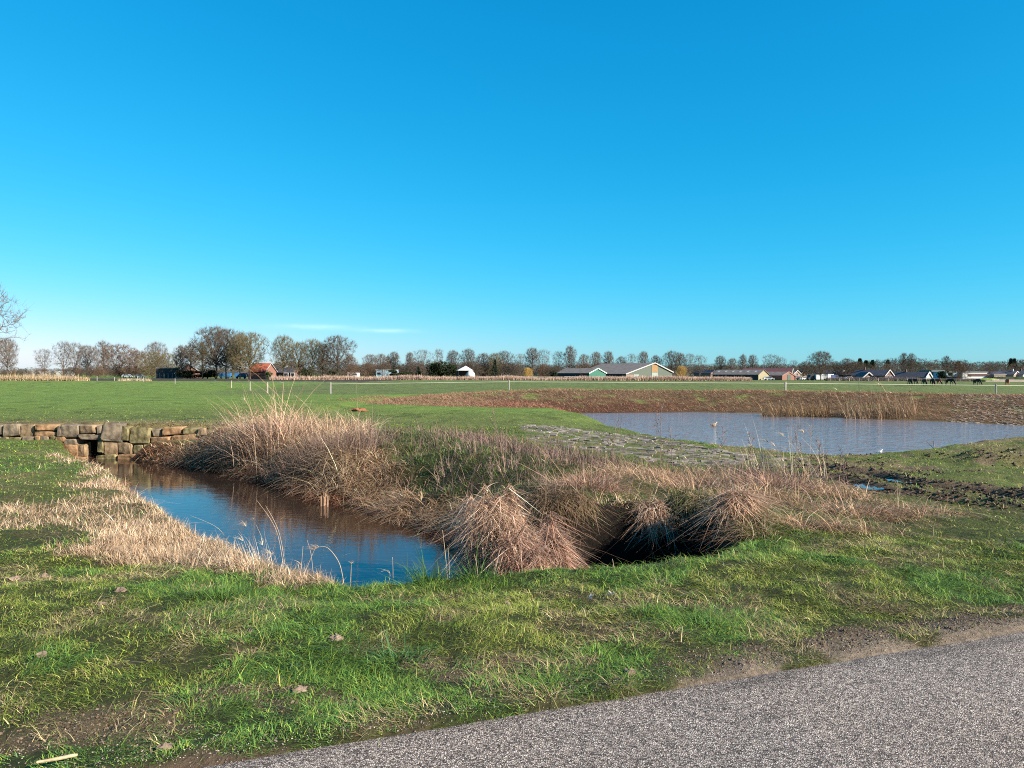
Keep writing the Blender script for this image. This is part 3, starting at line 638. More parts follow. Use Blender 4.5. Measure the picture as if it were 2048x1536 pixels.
# ---------------------------------------------------------------- dry stone wall with the brook's outlet
M_ST = [mat('sandstone_ochre', (.135, .088, .042), .9, .5, 4, 1.0, .2, c2=(.20, .14, .085)), mat('sandstone_grey', (.10, .078, .055), .9, .5, 4, 1.0, .2, c2=(.165, .13, .09)),
        mat('sandstone_rust', (.14, .078, .034), .9, .5, 5, 1.0, .2, c2=(.21, .13, .07)), mat('sandstone_mossy', (.075, .062, .025), .95, .5, 5, .8, .15, c2=(.17, .14, .07))]
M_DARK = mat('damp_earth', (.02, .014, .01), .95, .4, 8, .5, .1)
wallo = empty('stone_wall', (-14, WALL_Y, -.4), 0, 'low dry wall of rough ochre and grey sandstone blocks where the brook comes out', 'wall')
STONES = [(-14, 9, 849, 871, 1), (10, 42, 849, 872, 1), (42, 72, 850, 872, 0), (74, 115, 849, 861, 2), (74, 114, 862, 872, 2), (117, 126, 852, 872, 1), (127, 161, 850, 875, 1), (163, 195, 850, 866, 0),
          (197, 208, 851, 866, 1), (160, 206, 867, 878, 1), (208, 249, 848, 883, 1), (247, 260, 853, 881, 3), (260, 304, 856, 886, 3), (305, 323, 858, 872, 1), (324, 365, 855, 869, 2), (366, 399, 856, 867, 3),
          (400, 416, 856, 870, 0), (417, 451, 853, 870, 3), (440, 470, 856, 872, 1), (-14, 6, 873, 886, 1), (7, 22, 873, 884, 3), (22, 47, 874, 886, 3), (48, 75, 873, 890, 1), (76, 84, 873, 888, 2), (85, 101, 872, 880, 1), (86, 102, 881, 890, 2),
          (103, 117, 873, 886, 3), (117, 133, 874, 884, 2), (130, 154, 878, 889, 1), (97, 127, 886, 904, 2), (128, 157, 889, 912, 2), (157, 172, 889, 914, 0), (198, 211, 881, 906, 3), (211, 236, 881, 909, 0),
          (237, 268, 884, 908, 0), (269, 290, 888, 910, 3), (291, 315, 887, 912, 3), (305, 343, 873, 888, 2), (344, 399, 870, 890, 2), (400, 437, 871, 886, 0), (316, 360, 890, 908, 1), (361, 420, 890, 906, 2),
          (196, 236, 909, 922, 3), (237, 300, 909, 922, 2), (128, 172, 913, 925, 2), (421, 465, 873, 893, 1), (-60, -15, 849, 868, 0), (-60, -15, 869, 886, 1), (-105, -62, 849, 870, 2), (-105, -62, 871, 888, 3),
          (60, 97, 890, 905, 3), (20, 58, 887, 900, 2)]
for k, (x0, x1, y0, y1, mi) in enumerate(STONES):
    a = at_d(x0, y1, WALL_Y); c = at_d(x1, y0, WALL_Y)
    w, h = c[0] - a[0], c[2] - a[2]; g = np.random.default_rng(k + 50); dep = .34 + .12 * g.random()
    bm = MB().lump((0, 0, 0), (w * .515, dep * .5, h * .53), seed=k, rough=.025, nu=20, nv=10, p=.24)
    _v = bm.V[0]; _c = np.array([(i, j, l) for i in (-1, 1) for j in (-1, 1) for l in (-1, 1)], float); _o = g.uniform(-.16, .16, (8, 3)); _h = np.array([w * .515, dep * .5, h * .53]); _q = np.clip(_v / _h, -1, 1)
    _w = np.prod((1 + _c[None] * _q[:, None]) / 2, -1); _v += (_w @ _o) * _h
    o = bm.build('stone', M_ST[mi], wallo, smooth=False); o.location = ((a[0] + c[0]) / 2 + 14, .12 - .09 * g.random() + .02, (a[2] + c[2]) / 2 + .4)
    o.rotation_euler = (g.normal(0, .04), g.normal(0, .05), g.normal(0, .08))
o = MB(); o.box((-4.2, .34, -.2), (10.6, .14, 1.1)); o.box((4.2, .34, -.2), (5.3, .14, 1.1)); o.box((1.28, .34, .16), (.66, .14, .4))
o.build('wall_core', M_DARK, wallo)
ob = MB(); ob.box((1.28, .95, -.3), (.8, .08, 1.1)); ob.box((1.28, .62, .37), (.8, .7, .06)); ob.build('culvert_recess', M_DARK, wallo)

# ---------------------------------------------------------------- stone revetment sloping into the pond
M_SET = [mat('revetment_stone', (.075, .064, .052), .9, .4, 1.2, .5, .2, c2=(.20, .17, .145))]
def paving(name, poly, label, sx, sy, ang, z_off=.02, keep=.70, m=None, seed=3):
    P = np.array(poly); c = P.mean(0); g = np.random.default_rng(seed); ca, sa = math.cos(ang), math.sin(ang)
    Rr = np.abs((P - c)).max() * 1.5; nx, ny = int(Rr / sx) + 2, int(Rr / sy) + 2
    I, J = np.meshgrid(np.arange(-nx, nx), np.arange(-ny, ny)); u = (I + .5 * (J % 2) + g.normal(0, .17, I.shape)) * sx; v = J * sy + g.normal(0, .035, I.shape) + .25 * (fbm(I * .15, J * .1, 4, 2) - .5)
    x = (c[0] + ca * u - sa * v).ravel(); y = (c[1] + sa * u + ca * v).ravel()
    ok = (sdpoly(x, y, poly) < -.05 + .6 * (fbm(x, y, 5, 2) - .5)) & (g.random(len(x)) < keep); x, y = x[ok], y[ok]
    n = len(x); V = np.zeros((n, 8, 3)); hx = sx * .5 * g.uniform(.50, .95, n); hy = sy * .5 * g.uniform(.55, .95, n)
    rot = ang + g.normal(0, .16, n); cr, sr = np.cos(rot), np.sin(rot)
    for k, (a, b, t) in enumerate([(-1, -1, 0), (1, -1, 0), (1, 1, 0), (-1, 1, 0), (-.86, -.8, 1), (.86, -.8, 1), (.86, .8, 1), (-.86, .8, 1)]):
        jx = a * hx * (1 + g.normal(0, .06, n)); jy = b * hy * (1 + g.normal(0, .08, n))
        V[:, k, 0] = x + cr * jx - sr * jy; V[:, k, 1] = y + sr * jx + cr * jy
    zz = height(V[:, :, 0].ravel(), V[:, :, 1].ravel()).reshape(n, 8)
    zm = zz.mean(1, keepdims=True); V[:, :4, 2] = zz[:, :4] - .08; V[:, 4:, 2] = (.5 * zz[:, 4:] + .5 * zm) + z_off + g.normal(0, .008, (n, 1)) + g.normal(0, .004, (n, 4))
    b = (np.arange(n) * 8)[:, None]; F = np.concatenate([b + np.array(f) for f in ((4, 5, 6, 7), (0, 1, 5, 4), (1, 2, 6, 5), (2, 3, 7, 6), (3, 0, 4, 7))])
    return tag(link_mesh(name, np_mesh(name, V.reshape(-1, 3), F, m or M_SET[0])), label, 'stone paving', kind='structure')
paving('revetment', PAVE, 'grey stone revetment with grassy joints sloping down to the pond', .29, .19, -.25)
PAVE2 = pxpoly([(1905, 812), (1960, 800), (2048, 796), (2200, 790), (2200, 850), (2048, 846), (1980, 842), (1900, 832), (1880, 822)], -.3)
paving('revetment', PAVE2, 'weathered block revetment on the far bank at the pond end', .42, .30, .5, .02, .9, mat('revetment_block', (.12, .092, .065), .9, .3, 7, .5, .2, c2=(.19, .155, .12)), 9)

# ---------------------------------------------------------------- single tussocks and plants
def tussock(name, px, Y, n, L, spread, pal, label, lean=.5, w=.006, dirx=None, cat='tussock', curl=.5, group=None, elong=1.0, seg=4, mound=0.0, squash=1.0, ytop=None):
    """blades rooted all over a low dome of old thatch (mound = its height)"""
    x, y = (px - 1024) / FPX * Y, Y; g = rng; B = BladeSet()
    th = g.random(n) * 2 * pi
    if ytop: mound = max(at_d(px, ytop, Y)[2] - gz(x, Y), .12)
    if mound:
        R = spread * 1.9; rr = R * g.random(n) ** .5; ox, oy = np.cos(th) * rr * elong, np.sin(th) * rr * squash; top = mound * np.clip(1 - (rr / R) ** 3.0, 0, 1) ** .6 * (.55 + .9 * fbm((x + ox) * 5.5, (y + oy) * 5.5, 13, 2))
    else:
        ox, oy = g.normal(0, spread, n) * elong, g.normal(0, spread * .7, n); top = 0
    zb = gz(x, y); gr = np.maximum(height(x + ox, y + oy) - .02, zb - .35)
    zz = np.maximum(gr - zb, top - .02) if mound else gr - zb
    az = np.arctan2(ox, oy) + g.normal(0, .7, n); le = np.abs(g.normal(lean, .3, n))
    ll = L * np.exp(g.normal(0, .4, n)); cu = np.abs(g.normal(curl, .3, n)); wd = np.full(n, w) * np.exp(g.normal(0, .35, n))
    if mound:
        le = np.clip(lean + 1.1 * (rr / R) + g.normal(0, .35, n), 0, 2.3); mess = g.random(n) < .80
        az = np.where(mess, g.random(n) * 2 * pi, az); le = np.where(mess, g.uniform(.1, 2.2, n), le + .2); ll = np.where(mess, ll * .55, ll * .5); cu = np.where(mess, np.abs(g.normal(1.3, .8, n)), cu); wd = np.where(mess, wd * 1.5, wd * 1.1)
    if dirx is not None: az = np.where(g.random(n) < .5, dirx + g.normal(0, .6, n), az)
    col = np.array(pal)[g.integers(0, len(pal), n)] * np.exp(g.normal(0, .34, (n, 1)))
    B.add(np.stack([ox, oy, zz], 1), ll, wd, az, le, cu, np.clip(col, 0, .8), seg=seg, tipcol=1.1)
    if not mound:
        o = B.build(name, M_DRY); o.location = (x, y, zb); tag(o, label, cat, group); return o
    o = empty(name, (x, y, zb), 0, label, cat, group); B.build('blades', M_DRY, o)
    MB().lump((0, 0, mound * .20), (R * .66 * elong, R * .66 * squash, mound * .60), int(px), .06, 14, 8).build('thatch_core', M_THATCH, o, True)
    return o
M_THATCH = mat('old_thatch', (.035, .022, .013), .95, .4, 14, .8, .1, c2=(.07, .045, .026))
STR = [(.50, .335, .235), (.42, .27, .18), (.30, .185, .12), (.55, .40, .29), (.17, .10, .065)]
REDS = [(.32, .185, .13), (.40, .25, .18), (.23, .125, .082), (.14, .078, .055), (.44, .30, .22)]
GRN = [(.05, .11, .02), (.07, .13, .025), (.045, .09, .02)]
tussock('reed_tussock', 992, 8.5, 4200, .24, .22, STR, 'big bleached reed tussock between the brook and the dark hollow', .7, .006, 3.6, curl=.9, ytop=1012)
tussock('reed_tussock', 950, 9.3, 1500, .24, .13, STR, 'small pale reed tuft poking up behind the big bleached tussock', .5, .006, 3.0, curl=.8, ytop=995)
tussock('reed_tussock', 1035, 8.75, 2600, .26, .22, STR, 'straw hump filling the gap right of the big bleached tussock', .8, .006, 3.4, curl=1.0, ytop=1050)
tussock('reed_tussock', 1045, 7.9, 2800, .24, .22, REDS, 'reddish brown stubbly tussock on the near rim of the hollow', .6, .0055, 3.0, curl=.7, ytop=1078)
tussock('reed_tussock', 1112, 8.2, 2000, .22, .10, REDS, 'upright rusty tussock at the mouth of the dark hollow', .5, .006, 2.6, curl=.7, ytop=1042)
tussock('reed_tussock', 1085, 9.0, 2000, .24, .15, REDS, 'low brown hump behind the two rusty tussocks', .8, .006, 3.4, curl=.9, ytop=1075)
tussock('reed_tussock', 1312, 10.1, 1500, .24, .13, STR, 'straw clump on the back rim of the dark hollow', 1.1, .006, 3.4, curl=.8, ytop=1008)
tussock('reed_tussock', 1120, 10.0, 1900, .26, .24, [(.16, .10, .06), (.22, .14, .09), (.09, .075, .03)], 'dark weedy fringe hanging at the inner corner of the hollow', 1.2, .006, 3.2, curl=.8, mound=.16)
tussock('reed_tussock', 1395, 10.2, 1800, .24, .22, [(.08, .10, .03), (.13, .12, .05), (.3, .21, .13)], 'greenish hump between the straw clump and the tall straw tussock', 1.0, .006, 3.4, curl=.8, ytop=990)
tussock('reed_tussock', 1472, 9.2, 2400, .30, .13, STR, 'tall straw tussock hanging over the end of the hollow by the verge', .7, .006, None, curl=.6, ytop=992)
tussock('reed_tussock', 1180, 11.3, 1500, .28, .30, REDS, 'low matted tuft on the bank top above the hollow', .8, .006, None, curl=.6)
tussock('reed_tussock', 1390, 11.9, 1600, .28, .38, STR, 'straw mat draped over the grassy hump behind the hollow', .9, .006, None, curl=.6)
tussock('reed_tussock', 1560, 12.3, 1500, .36, .40, REDS, 'pinkish brown tussock beside the muddy track', .7, .007, None, curl=.6)
tussock('reed_tussock', 1690, 10.2, 1300, .22, .42, REDS, 'brown matted tuft on the verge below the puddles', .9, .006, None, curl=.6)
tussock('grass_tuft', 1375, 7.75, 420, .20, .085, GRN, 'bright green grass tuft lit at the foot of the dark hollow', .3, .006, None, 'grass tuft')
tussock('grass_tuft', 860, 6.6, 260, .22, .07, GRN, 'spiky green tuft on the brook edge right of the bent reed', .45, .005, None, 'grass tuft')
tussock('grass_tuft', 955, 6.6, 240, .18, .07, GRN, 'green tuft where the brook ends below the big tussock', .5, .005, None, 'grass tuft')
tussock('grass_tuft', 800, 4.46, 150, .12, .06, [(.04, .105, .035), (.05, .12, .04)], 'dark bluish green rosette of grass in mid verge', .9, .006, None, 'grass tuft')
tussock('grass_tuft', 440, 5.9, 300, .15, .09, GRN, 'dense green tuft below the straw strip', .6, .005, None, 'grass tuft')
tussock('reed_tussock', 505, 20.0, 1300, .80, .25, STR, 'tall reed clump flopping over the end of the stone wall', .4, .012, 4.6, curl=.6)
tussock('reed_tussock', 550, 19.4, 1500, .95, .32, STR, 'tall leaning reed clump beside the stone wall end', .4, .012, 5.2, curl=.35)
tussock('weed_thicket', 630, 17.4, 1300, .60, .42, [(.16, .10, .075), (.21, .14, .10), (.13, .08, .06)], 'purplish brown thicket of dead weeds behind the brook', .35, .008, None, 'thicket', curl=.25)
tussock('weed_thicket', 690, 17.2, 2000, .50, .45, [(.19, .125, .10), (.24, .165, .125), (.15, .10, .08)], 'greyish thicket of dead weeds left of the mossy stones', .35, .008, None, 'thicket', curl=.25)

def stem(name, pts, r, label, head=None, cat='reed stem', m=None, leaves=()):
    """one stalk given as (px, py) points at a fixed distance; head = plume style"""
    d0, P = pts; W = np.array([at_d(px, py, d0) for px, py in P]); base = W[0].copy(); base[2] = min(base[2], gz(W[0][0], W[0][1]) - .01)
    o = empty(name, tuple(base), 0, label, cat)
    L = W - base; L[0] = 0; t = np.linspace(0, 1, len(L)); ts = np.linspace(0, 1, len(L) * 3)
    Ls = np.stack([np.interp(ts, t, L[:, k]) for k in range(3)], 1)
    for _ in range(2): Ls[1:-1] = (Ls[:-2] + 2 * Ls[1:-1] + Ls[2:]) / 4
    MB().tube(Ls, np.linspace(r, r * .45, len(Ls)), 5).build('stalk', M_STK, o, True)
    tip = Ls[-1]; dr = Ls[-1] - Ls[-3]; dr /= np.linalg.norm(dr) + 1e-6
    if head:
        n, ln, drop, sp = head; B = BladeSet(); s = rng.random(n)
        Pn = tip - dr * (s * ln * .6)[:, None]; az = math.atan2(dr[0], dr[1]) + rng.normal(0, sp, n)
        col = np.array([(.50, .38, .27), (.42, .30, .21), (.56, .45, .33)])[rng.integers(0, 3, n)]
        B.add(Pn, ln * (.35 + .5 * rng.random(n)), np.full(n, r * 1.4), az, np.full(n, .9) + rng.normal(0, .3, n), np.abs(rng.normal(drop, .3, n)), col, seg=3)
        B.build('plume', M_DRY, o)
    for s, ln, side in leaves:
        i = int(s * (len(Ls) - 1)); B = BladeSet()
        B.add(Ls[i:i + 1], np.array([ln]), np.array([r * 3]), np.array([side]), np.array([.7]), np.array([.7]), np.array([(.46, .34, .22)]), seg=4); B.build('leaf', M_DRY, o)
    return o
M_STK = mat('dry_stalk', (.34, .245, .16), .7, .25, 20, 0, .2, c2=(.40, .30, .21))
stem('dead_reed', (6.7, [(690, 1172), (682, 1130), (668, 1108), (655, 1094), (640, 1092), (628, 1100)]), .0035, 'broken reed stem with a plume bent over the brook', (40, .10, .9, .35), leaves=((.3, .12, 1.0),))
stem('dead_reed', (7.3, [(572, 1112), (558, 1070), (540, 1035), (513, 1000)]), .003, 'long bare reed stem arching left over the brook', None)
stem('dead_reed', (7.3, [(576, 1114), (562, 1072), (547, 1038), (531, 1011)]), .003, 'bare reed stem close beside the long arching one', None)
stem('dead_reed', (7.4, [(540, 1110), (530, 1088), (518, 1062), (507, 1038)]), .0022, 'thin reed stem with seeds in the straw at the brook edge', (14, .05, .3, .5))
stem('dead_reed', (7.6, [(470, 1095), (452, 1072), (430, 1050), (378, 1030)]), .0025, 'thin stem bending far left above the straw strip', None)
stem('dead_reed', (6.7, [(598, 1165), (603, 1130), (606, 1092)]), .0035, 'short upright stalk at the end of the straw strip', None, leaves=((.6, .1, -1.2),))
stem('dead_reed', (6.6, [(600, 1165), (620, 1120), (632, 1092)]), .003, 'stalk leaning right beside the short upright one', None)
stem('dead_reed', (6.7, [(628, 1125), (622, 1104), (614, 1080)]), .0025, 'stalk crossing the leaning one above the water', None)
stem('dead_reed', (6.7, [(786, 1172), (786, 1140), (785, 1114)]), .003, 'lone upright stalk in front of the dark water', None)
stem('dead_reed', (6.7, [(768, 1168), (782, 1150), (776, 1138), (756, 1146)]), .003, 'kinked dry stalk leaning over the water', None, leaves=((.5, .1, -1.5),))
stem('dead_reed', (6.8, [(700, 1170), (702, 1140), (703, 1123)]), .004, 'stubby stalk with a seed head beside the bent plume', (20, .05, .2, 1.5))
stem('dead_reed', (6.7, [(896, 1160), (891, 1110), (885, 1060)]), .004, 'tall stalk in front of the shaded bank at the brook end', None)
stem('dead_reed', (6.7, [(899, 1160), (898, 1120), (896, 1095)]), .003, 'shorter stalk beside the tall one at the brook end', None)
stem('dead_reed', (6.6, [(957, 1150), (953, 1125), (948, 1108)]), .003, 'short stalk below the big bleached tussock', None)
stem('dead_reed', (6.7, [(1229, 1142), (1227, 1130), (1225, 1118)]), .004, 'pale cut stalk on the rim of the dark hollow', None)
stem('dead_reed', (10.3, [(1302, 1000), (1312, 982), (1318, 965)]), .008, 'thick broken pale stalk on the back rim of the hollow', None)
stem('dead_reed', (10.5, [(1172, 1012), (1158, 985), (1136, 965)]), .005, 'long bent stalk over the left side of the hollow', None)
stem('dead_reed', (9.5, [(1502, 1050), (1506, 1020), (1490, 985)]), .003, 'thin curved stalk right of the tall straw tussock', None)
stem('dead_reed', (18, [(515, 850), (505, 825), (490, 800)]), .007, 'tall green yellow reed stem above the clump by the wall', (30, .3, .6, .5))
stem('dead_reed', (18, [(650, 860), (625, 820), (595, 795)]), .007, 'tall reed stem leaning left over the weed thicket', (30, .3, .6, .4))
stem('dead_reed', (18.5, [(578, 850), (583, 820), (575, 806), (560, 815)]), .005, 'hooked reed stem between the two tallest ones', None)
stem('dead_reed', (13.5, [(1615, 935), (1622, 880), (1622, 850)]), .004, 'tall stem with feathered tip against the pond', (16, .35, .4, .5), leaves=((.8, .22, 1.5), (.7, .22, 1.5), (.9, .2, 1.5)))
stem('dead_reed', (10.5, [(1795, 1005), (1795, 985), (1795, 962)]), .003, 'thin upright stalk beside the nearer puddle', None)
# dead flowering weeds on the bank
def weed(px, py, d, h, label, seed, branches=7):
    g = np.random.default_rng(seed); x, y, _ = at_d(px, py, d); o = empty('dead_weed', (x, y, gz(x, y)), g.random() * 6, label, 'dead weed')
    lean = g.normal(0, .08, 2); P = np.array([(lean[0] * t * h + .01 * math.sin(5 * t), lean[1] * t * h, t * h) for t in np.linspace(0, 1, 6)])
    MB().tube(P, np.linspace(.006, .003, 6), 5).build('stalk', M_WEED, o, True)
    b = MB()
    for k in range(branches):
        t = .3 + .65 * k / branches; p0 = P[0] + (P[-1] - P[0]) * t; a = g.random() * 6.28; L = h * (.32 - .15 * t) * g.uniform(.7, 1.3)
        p1 = p0 + np.array([math.cos(a) * .5, math.sin(a) * .5, .85]) * L; b.tube([p0, (p0 + p1) / 2 + g.normal(0, .01, 3), p1], [.003, .0025, .002], 4)
        for q in range(4):
            p2 = p0 + (p1 - p0) * g.uniform(.4, 1); b.tube([p2, p2 + g.normal(0, .03, 3) + np.array([0, 0, .05])], [.002, .0015], 3); b.lump(p2 + g.normal(0, .008, 3), (.007, .007, .009), k * 9 + q, .3, 5, 4)
    b.build('branches', M_WEED, o)
M_WEED = mat('weed_brown', (.13, .085, .068), .8, .3, 20, 0, .2, c2=(.2, .14, .11))
for px, py, d, h, lab in ((1008, 950, 14.0, 1.1, 'tall bushy dead weed left of the revetment'), (980, 985, 12.5, .7, 'dead weed above the mossy bank'), (1035, 975, 12.5, .8, 'dead weed nearest the big bleached tussock'), (1225, 960, 13.5, 1.0, 'dead weed in front of the revetment middle'),
                          (1320, 950, 14.5, 1.25, 'tall dead dock against the near pond edge'), (1345, 955, 14.0, .8, 'shorter dead dock right of the tall one'), (1430, 960, 14.0, .9, 'slender dead weed behind the straw mat'), (1500, 960, 14.0, .8, 'dead weed left of the feathered stem'),
                          (1590, 970, 13.0, 1.1, 'dead weed beside the start of the muddy track'), (1640, 970, 13.0, .8, 'low dead weed by the wheel rut'), (870, 965, 13.5, .6, 'dead weed on the dark mossy slope'), (1130, 975, 12.5, .75, 'dead weed above the left of the hollow'),
                          (745, 905, 16.5, .7, 'dead weed beside the mossy stones'), (1690, 985, 12, .7, 'dead weed at the left end of the nearer puddle')):
    weed(px, py, d, h, lab, int(px))
def reed_bed(name, label, xs, d0, d1, n, L, w, pal, lean_az, plume=0, cat='reeds'):
    g = rng; px = g.uniform(xs[0], xs[1], n); d = g.uniform(d0, d1, n); x = (px - 1024) / FPX * d; xc, dc = x.mean(), d.mean(); z = np.maximum(height(x, d), WL - .1); B = BladeSet()
    ll = L * np.exp(g.normal(0, .3, n)); az = lean_az + g.normal(0, .7, n); le = np.abs(g.normal(.22, .15, n)); col = np.array(pal)[g.integers(0, len(pal), n)] * np.exp(g.normal(0, .2, (n, 1)))
    P = np.stack([x - xc, d - dc, z], 1); B.add(P, ll, np.full(n, w), az, le, np.abs(g.normal(.2, .15, n)), col, seg=4); o = empty(name, (xc, dc, 0), 0, label, cat); B.build('stalks', M_DRY, o)
    if plume:
        i = g.choice(n, plume); m = 9; T = P[i] + np.stack([np.sin(az[i]) * np.sin(le[i]), np.cos(az[i]) * np.sin(le[i]), np.cos(le[i])], 1) * ll[i][:, None] * .86
        for t_, a_ in zip(T, az[i]):
            B = BladeSet(); B.add(np.tile(t_, (m, 1)), .30 * (w / .03) ** .5 * g.uniform(.6, 1.2, m), np.full(m, w * 1.8), a_ + g.normal(0, .5, m), g.uniform(.3, 1.0, m), np.full(m, .6), np.tile([(.46, .36, .25)], (m, 1)) * np.exp(g.normal(0, .15, (m, 1)))); B.build('plume', M_DRY, o)
    return o
reed_bed('reed_bed', 'stand of tall pale plumed reeds on the far bank of the pond', (1690, 1835), 44.8, 47.5, 520, 1.2, .028, [(.30, .20, .125), (.24, .155, .09), (.36, .255, .165)], 4.4, 34)
reed_bed('reed_bed', 'low brown sedge fringe overhanging the far waterline', (1525, 1660), 46.6, 48.6, 700, .75, .032, [(.26, .17, .09), (.34, .23, .13), (.18, .11, .06)], 4.4)
reed_bed('reed_bed', 'few thin pale reeds leaning left in front of the pond', (1500, 1660), 13.6, 15.2, 90, .80, .0075, [(.46, .37, .26), (.40, .31, .20), (.5, .42, .32)], 4.9, 10)
reed_bed('reed_bed', 'thin bleached reed stalks standing in the straw at the brook edge', (440, 600), 6.95, 7.6, 130, .26, .0035, [(.50, .40, .30), (.44, .34, .24)], 4.9, 10)
# flat mossy stones showing on the bank, cut stump, branch on the near shore
for k, (px, py, w, lab) in enumerate(((723, 886, .30, 'flat grey stone half sunk in the moss'), (741, 880, .24, 'upper flat grey stone of the three in the moss'), (733, 893, .34, 'lowest flat grey stone of the three in the moss'), (1105, 966, .5, 'dark slaty stone slab in the bank above the hollow'))):
    x, y = at_z(px, py, -.05); o = MB().lump((0, 0, 0), (w / 2, w * .32, .06), k, .06, 12, 6, .6).build('flat_stone', M_ST[1] if k < 3 else M_ST[3]); o.location = (x, y, gz(x, y) + .03); o.rotation_euler = (.1, 0, k); tag(o, lab, 'stone')
x, y = at_z(648, 1001, -.85); so = MB()
for k in range(7):
    g = np.random.default_rng(k); bx, by = g.normal(0, .05, 2); so.tube([(bx, by, -.1), (bx, by, .12), (bx + g.normal(0, .012), by, .15 + .08 * g.random())], [.016, .015, .013], 5)
o = so.build('reed_stump', mat('cut_reed', (.27, .165, .105), .8, .25, 12, 0, .2)); o.location = (x, y, max(gz(x, y), WL) + .02); tag(o, 'pale cut reed stump standing at the water edge', 'stump')
# clods of earth, dry leaves, a stick
M_CLOD = mat('dry_clod', (.15, .105, .075), .95, .3, 12, .8, .1, c2=(.21, .155, .12))
for k, (px, py, s, lab) in enumerate(((672, 1278, .075, 'largest curled dry clod in the verge grass'), (600, 1378, .06, 'dry clod near the road edge'), (500, 1258, .05, 'small pale clod in mid verge'), (240, 1163, .07, 'clod below the straw strip'), (205, 1195, .055, 'clod in the grass left of centre strip'),
                                      (85, 1307, .06, 'flattened clod in the bare patch'), (88, 1120, .07, 'brown clod at the back of the verge'), (28, 1129, .07, 'pale clod at the left end of the verge'), (1013, 1190, .06, 'yellowish dead leaf clump on the rim'), (120, 980, .07, 'clod amid the straw'),
                                      (330, 1517, .05, 'dark rimmed clod by the road'), (1260, 1365, .06, 'grey clod at the road edge'))):
    x, y = at_z(px, py, -.04); z = gz(x, y); s *= .72; b = MB().lump((0, 0, 0), (s, s * .7, s * .55), k + 7, .22, 10, 6); b.lump((s * .5, s * .3, -s * .1), (s * .5, s * .4, s * .3), k + 70, .25, 8, 5)
    o = b.build('earth_clod', M_CLOD); o.location = (x, y, z + s * .08); o.rotation_euler = (0, 0, k); tag(o, lab, 'clod')
M_LEAF = mat('withered_leaf', (.40, .36, .31), .8, .2, 20, 0, .2)
for k, (px, py, lab) in enumerate(((1180, 1197, 'larger withered white leaf on the green rim'), (1222, 1189, 'smaller withered white leaf on the green rim'))):
    x, y = at_z(px, py, -.06); B = BladeSet(); n = 4; B.add(np.zeros((n, 3)), np.full(n, .06 - .015 * k), np.full(n, .03), rng.random(n) * 6.28, rng.random(n) * .9, np.full(n, .6), np.tile([(.42, .38, .34)], (n, 1)), seg=4)
    o = B.build('dead_leaf', M_DRY); o.location = (x, y, gz(x, y) + .015); tag(o, lab, 'leaf')
x, y = at_z(118, 1534, 0); o = MB().tube([(-.08, -.02, 0), (0, 0, .006), (.045, .02, .008), (.06, .03, .006)], [.005, .007, .007, .005], 7).build('stick', mat('bare_stick', (.45, .33, .2), .8, .3, 30, 0, .2)); o.location = (x, y, gz(x, y) + .03); tag(o, 'short barkless stick lying at the very edge of the verge', 'stick')
for k, (px, py, d, pts, lab) in enumerate(((1975, 878, 27, [(0, 0, -.1), (.3, 0, .25), (.75, 0, .75)], 'bare branch leaning up over the pond shore'), (1867, 890, 26, [(0, 0, -.1), (.03, 0, .3), (0, 0, .6)], 'upright twig stuck in the near pond shore'))):
    x, y, _ = at_d(px, py, d); b = MB().tube(pts, [.022, .018, .01], 5); b.tube([pts[1], np.array(pts[1]) + (-.25, .1, .3)], [.012, .006], 4); b.tube([pts[1], np.array(pts[1]) + (.3, .1, .12)], [.01, .005], 4)
    o = b.build('branch', M_WEED); o.location = (x, y, gz(x, y)); tag(o, lab, 'branch')
# bird on the pond and one on the shore
def bird(px, py, d, z, label, body, wing, sc=.8):
    x, y, _ = at_d(px, py, d); o = empty('bird', (x, y, z), .6, label, 'bird'); o.scale = (sc, sc, sc)
    b = MB(); b.tube([(-.26, 0, .10), (-.18, 0, .09), (-.05, 0, .085), (.08, 0, .10), (.15, 0, .15), (.17, 0, .20), (.20, 0, .235), (.25, 0, .235), (.31, 0, .225)], [.012, .05, .085, .085, .055, .04, .045, .035, .008], 9); b.build('body', mat('plumage', body, .8, .2, 8), o, True)
    for s in (-1, 1):
        w = MB().lump((-.08, s * .07, .115), (.17, .028, .05), 3, .03, 10, 6); w.build('wing', mat('wing_feathers', wing, .8, .2, 8), o, True)
bird(1428, 849, 38, WL + .0, 'duck swimming on the pond in front of the far bank', (.30, .24, .17), (.14, .10, .07))
xx = at_d(1761, 900, 25.6); bird(1761, 903, 25.2, max(gz(xx[0], 25.2), WL), 'white gull at the near tip of the pond', (.5, .5, .5), (.35, .35, .37), .42)
# ---------------------------------------------------------------- bare winter trees
M_BARK = mat('bark', (.065, .05, .038), .9, .3, 1.5, 0, .15, c2=(.10, .085, .055))
M_TWIG = mat('twigs', (.08, .062, .047), .9, .3, .3, 0, .1, c2=(.11, .086, .066))
M_TWIGB = mat('brown_twigs', (.105, .066, .044), .9, .3, .3, 0, .1, c2=(.135, .088, .058))
M_TWIGO = mat('olive_twigs', (.11, .09, .045), .9, .3, .3, 0, .1, c2=(.145, .12, .065))
M_TWIGG = mat('grey_twigs', (.11, .088, .074), .9, .25, .3, 0, .1, c2=(.14, .115, .098))
M_WILL = mat('willow_twigs', (.42, .25, .07), .9, .25, .3, 0, .1, c2=(.5, .32, .10))
M_FIR = mat('conifer_needles', (.035, .045, .03), .95, .4, .6, 0, .1, c2=(.055, .068, .042))
M_IVY = mat('evergreen_leaves', (.018, .03, .012), .9, .4, .6, 0, .15, c2=(.035, .05, .02))
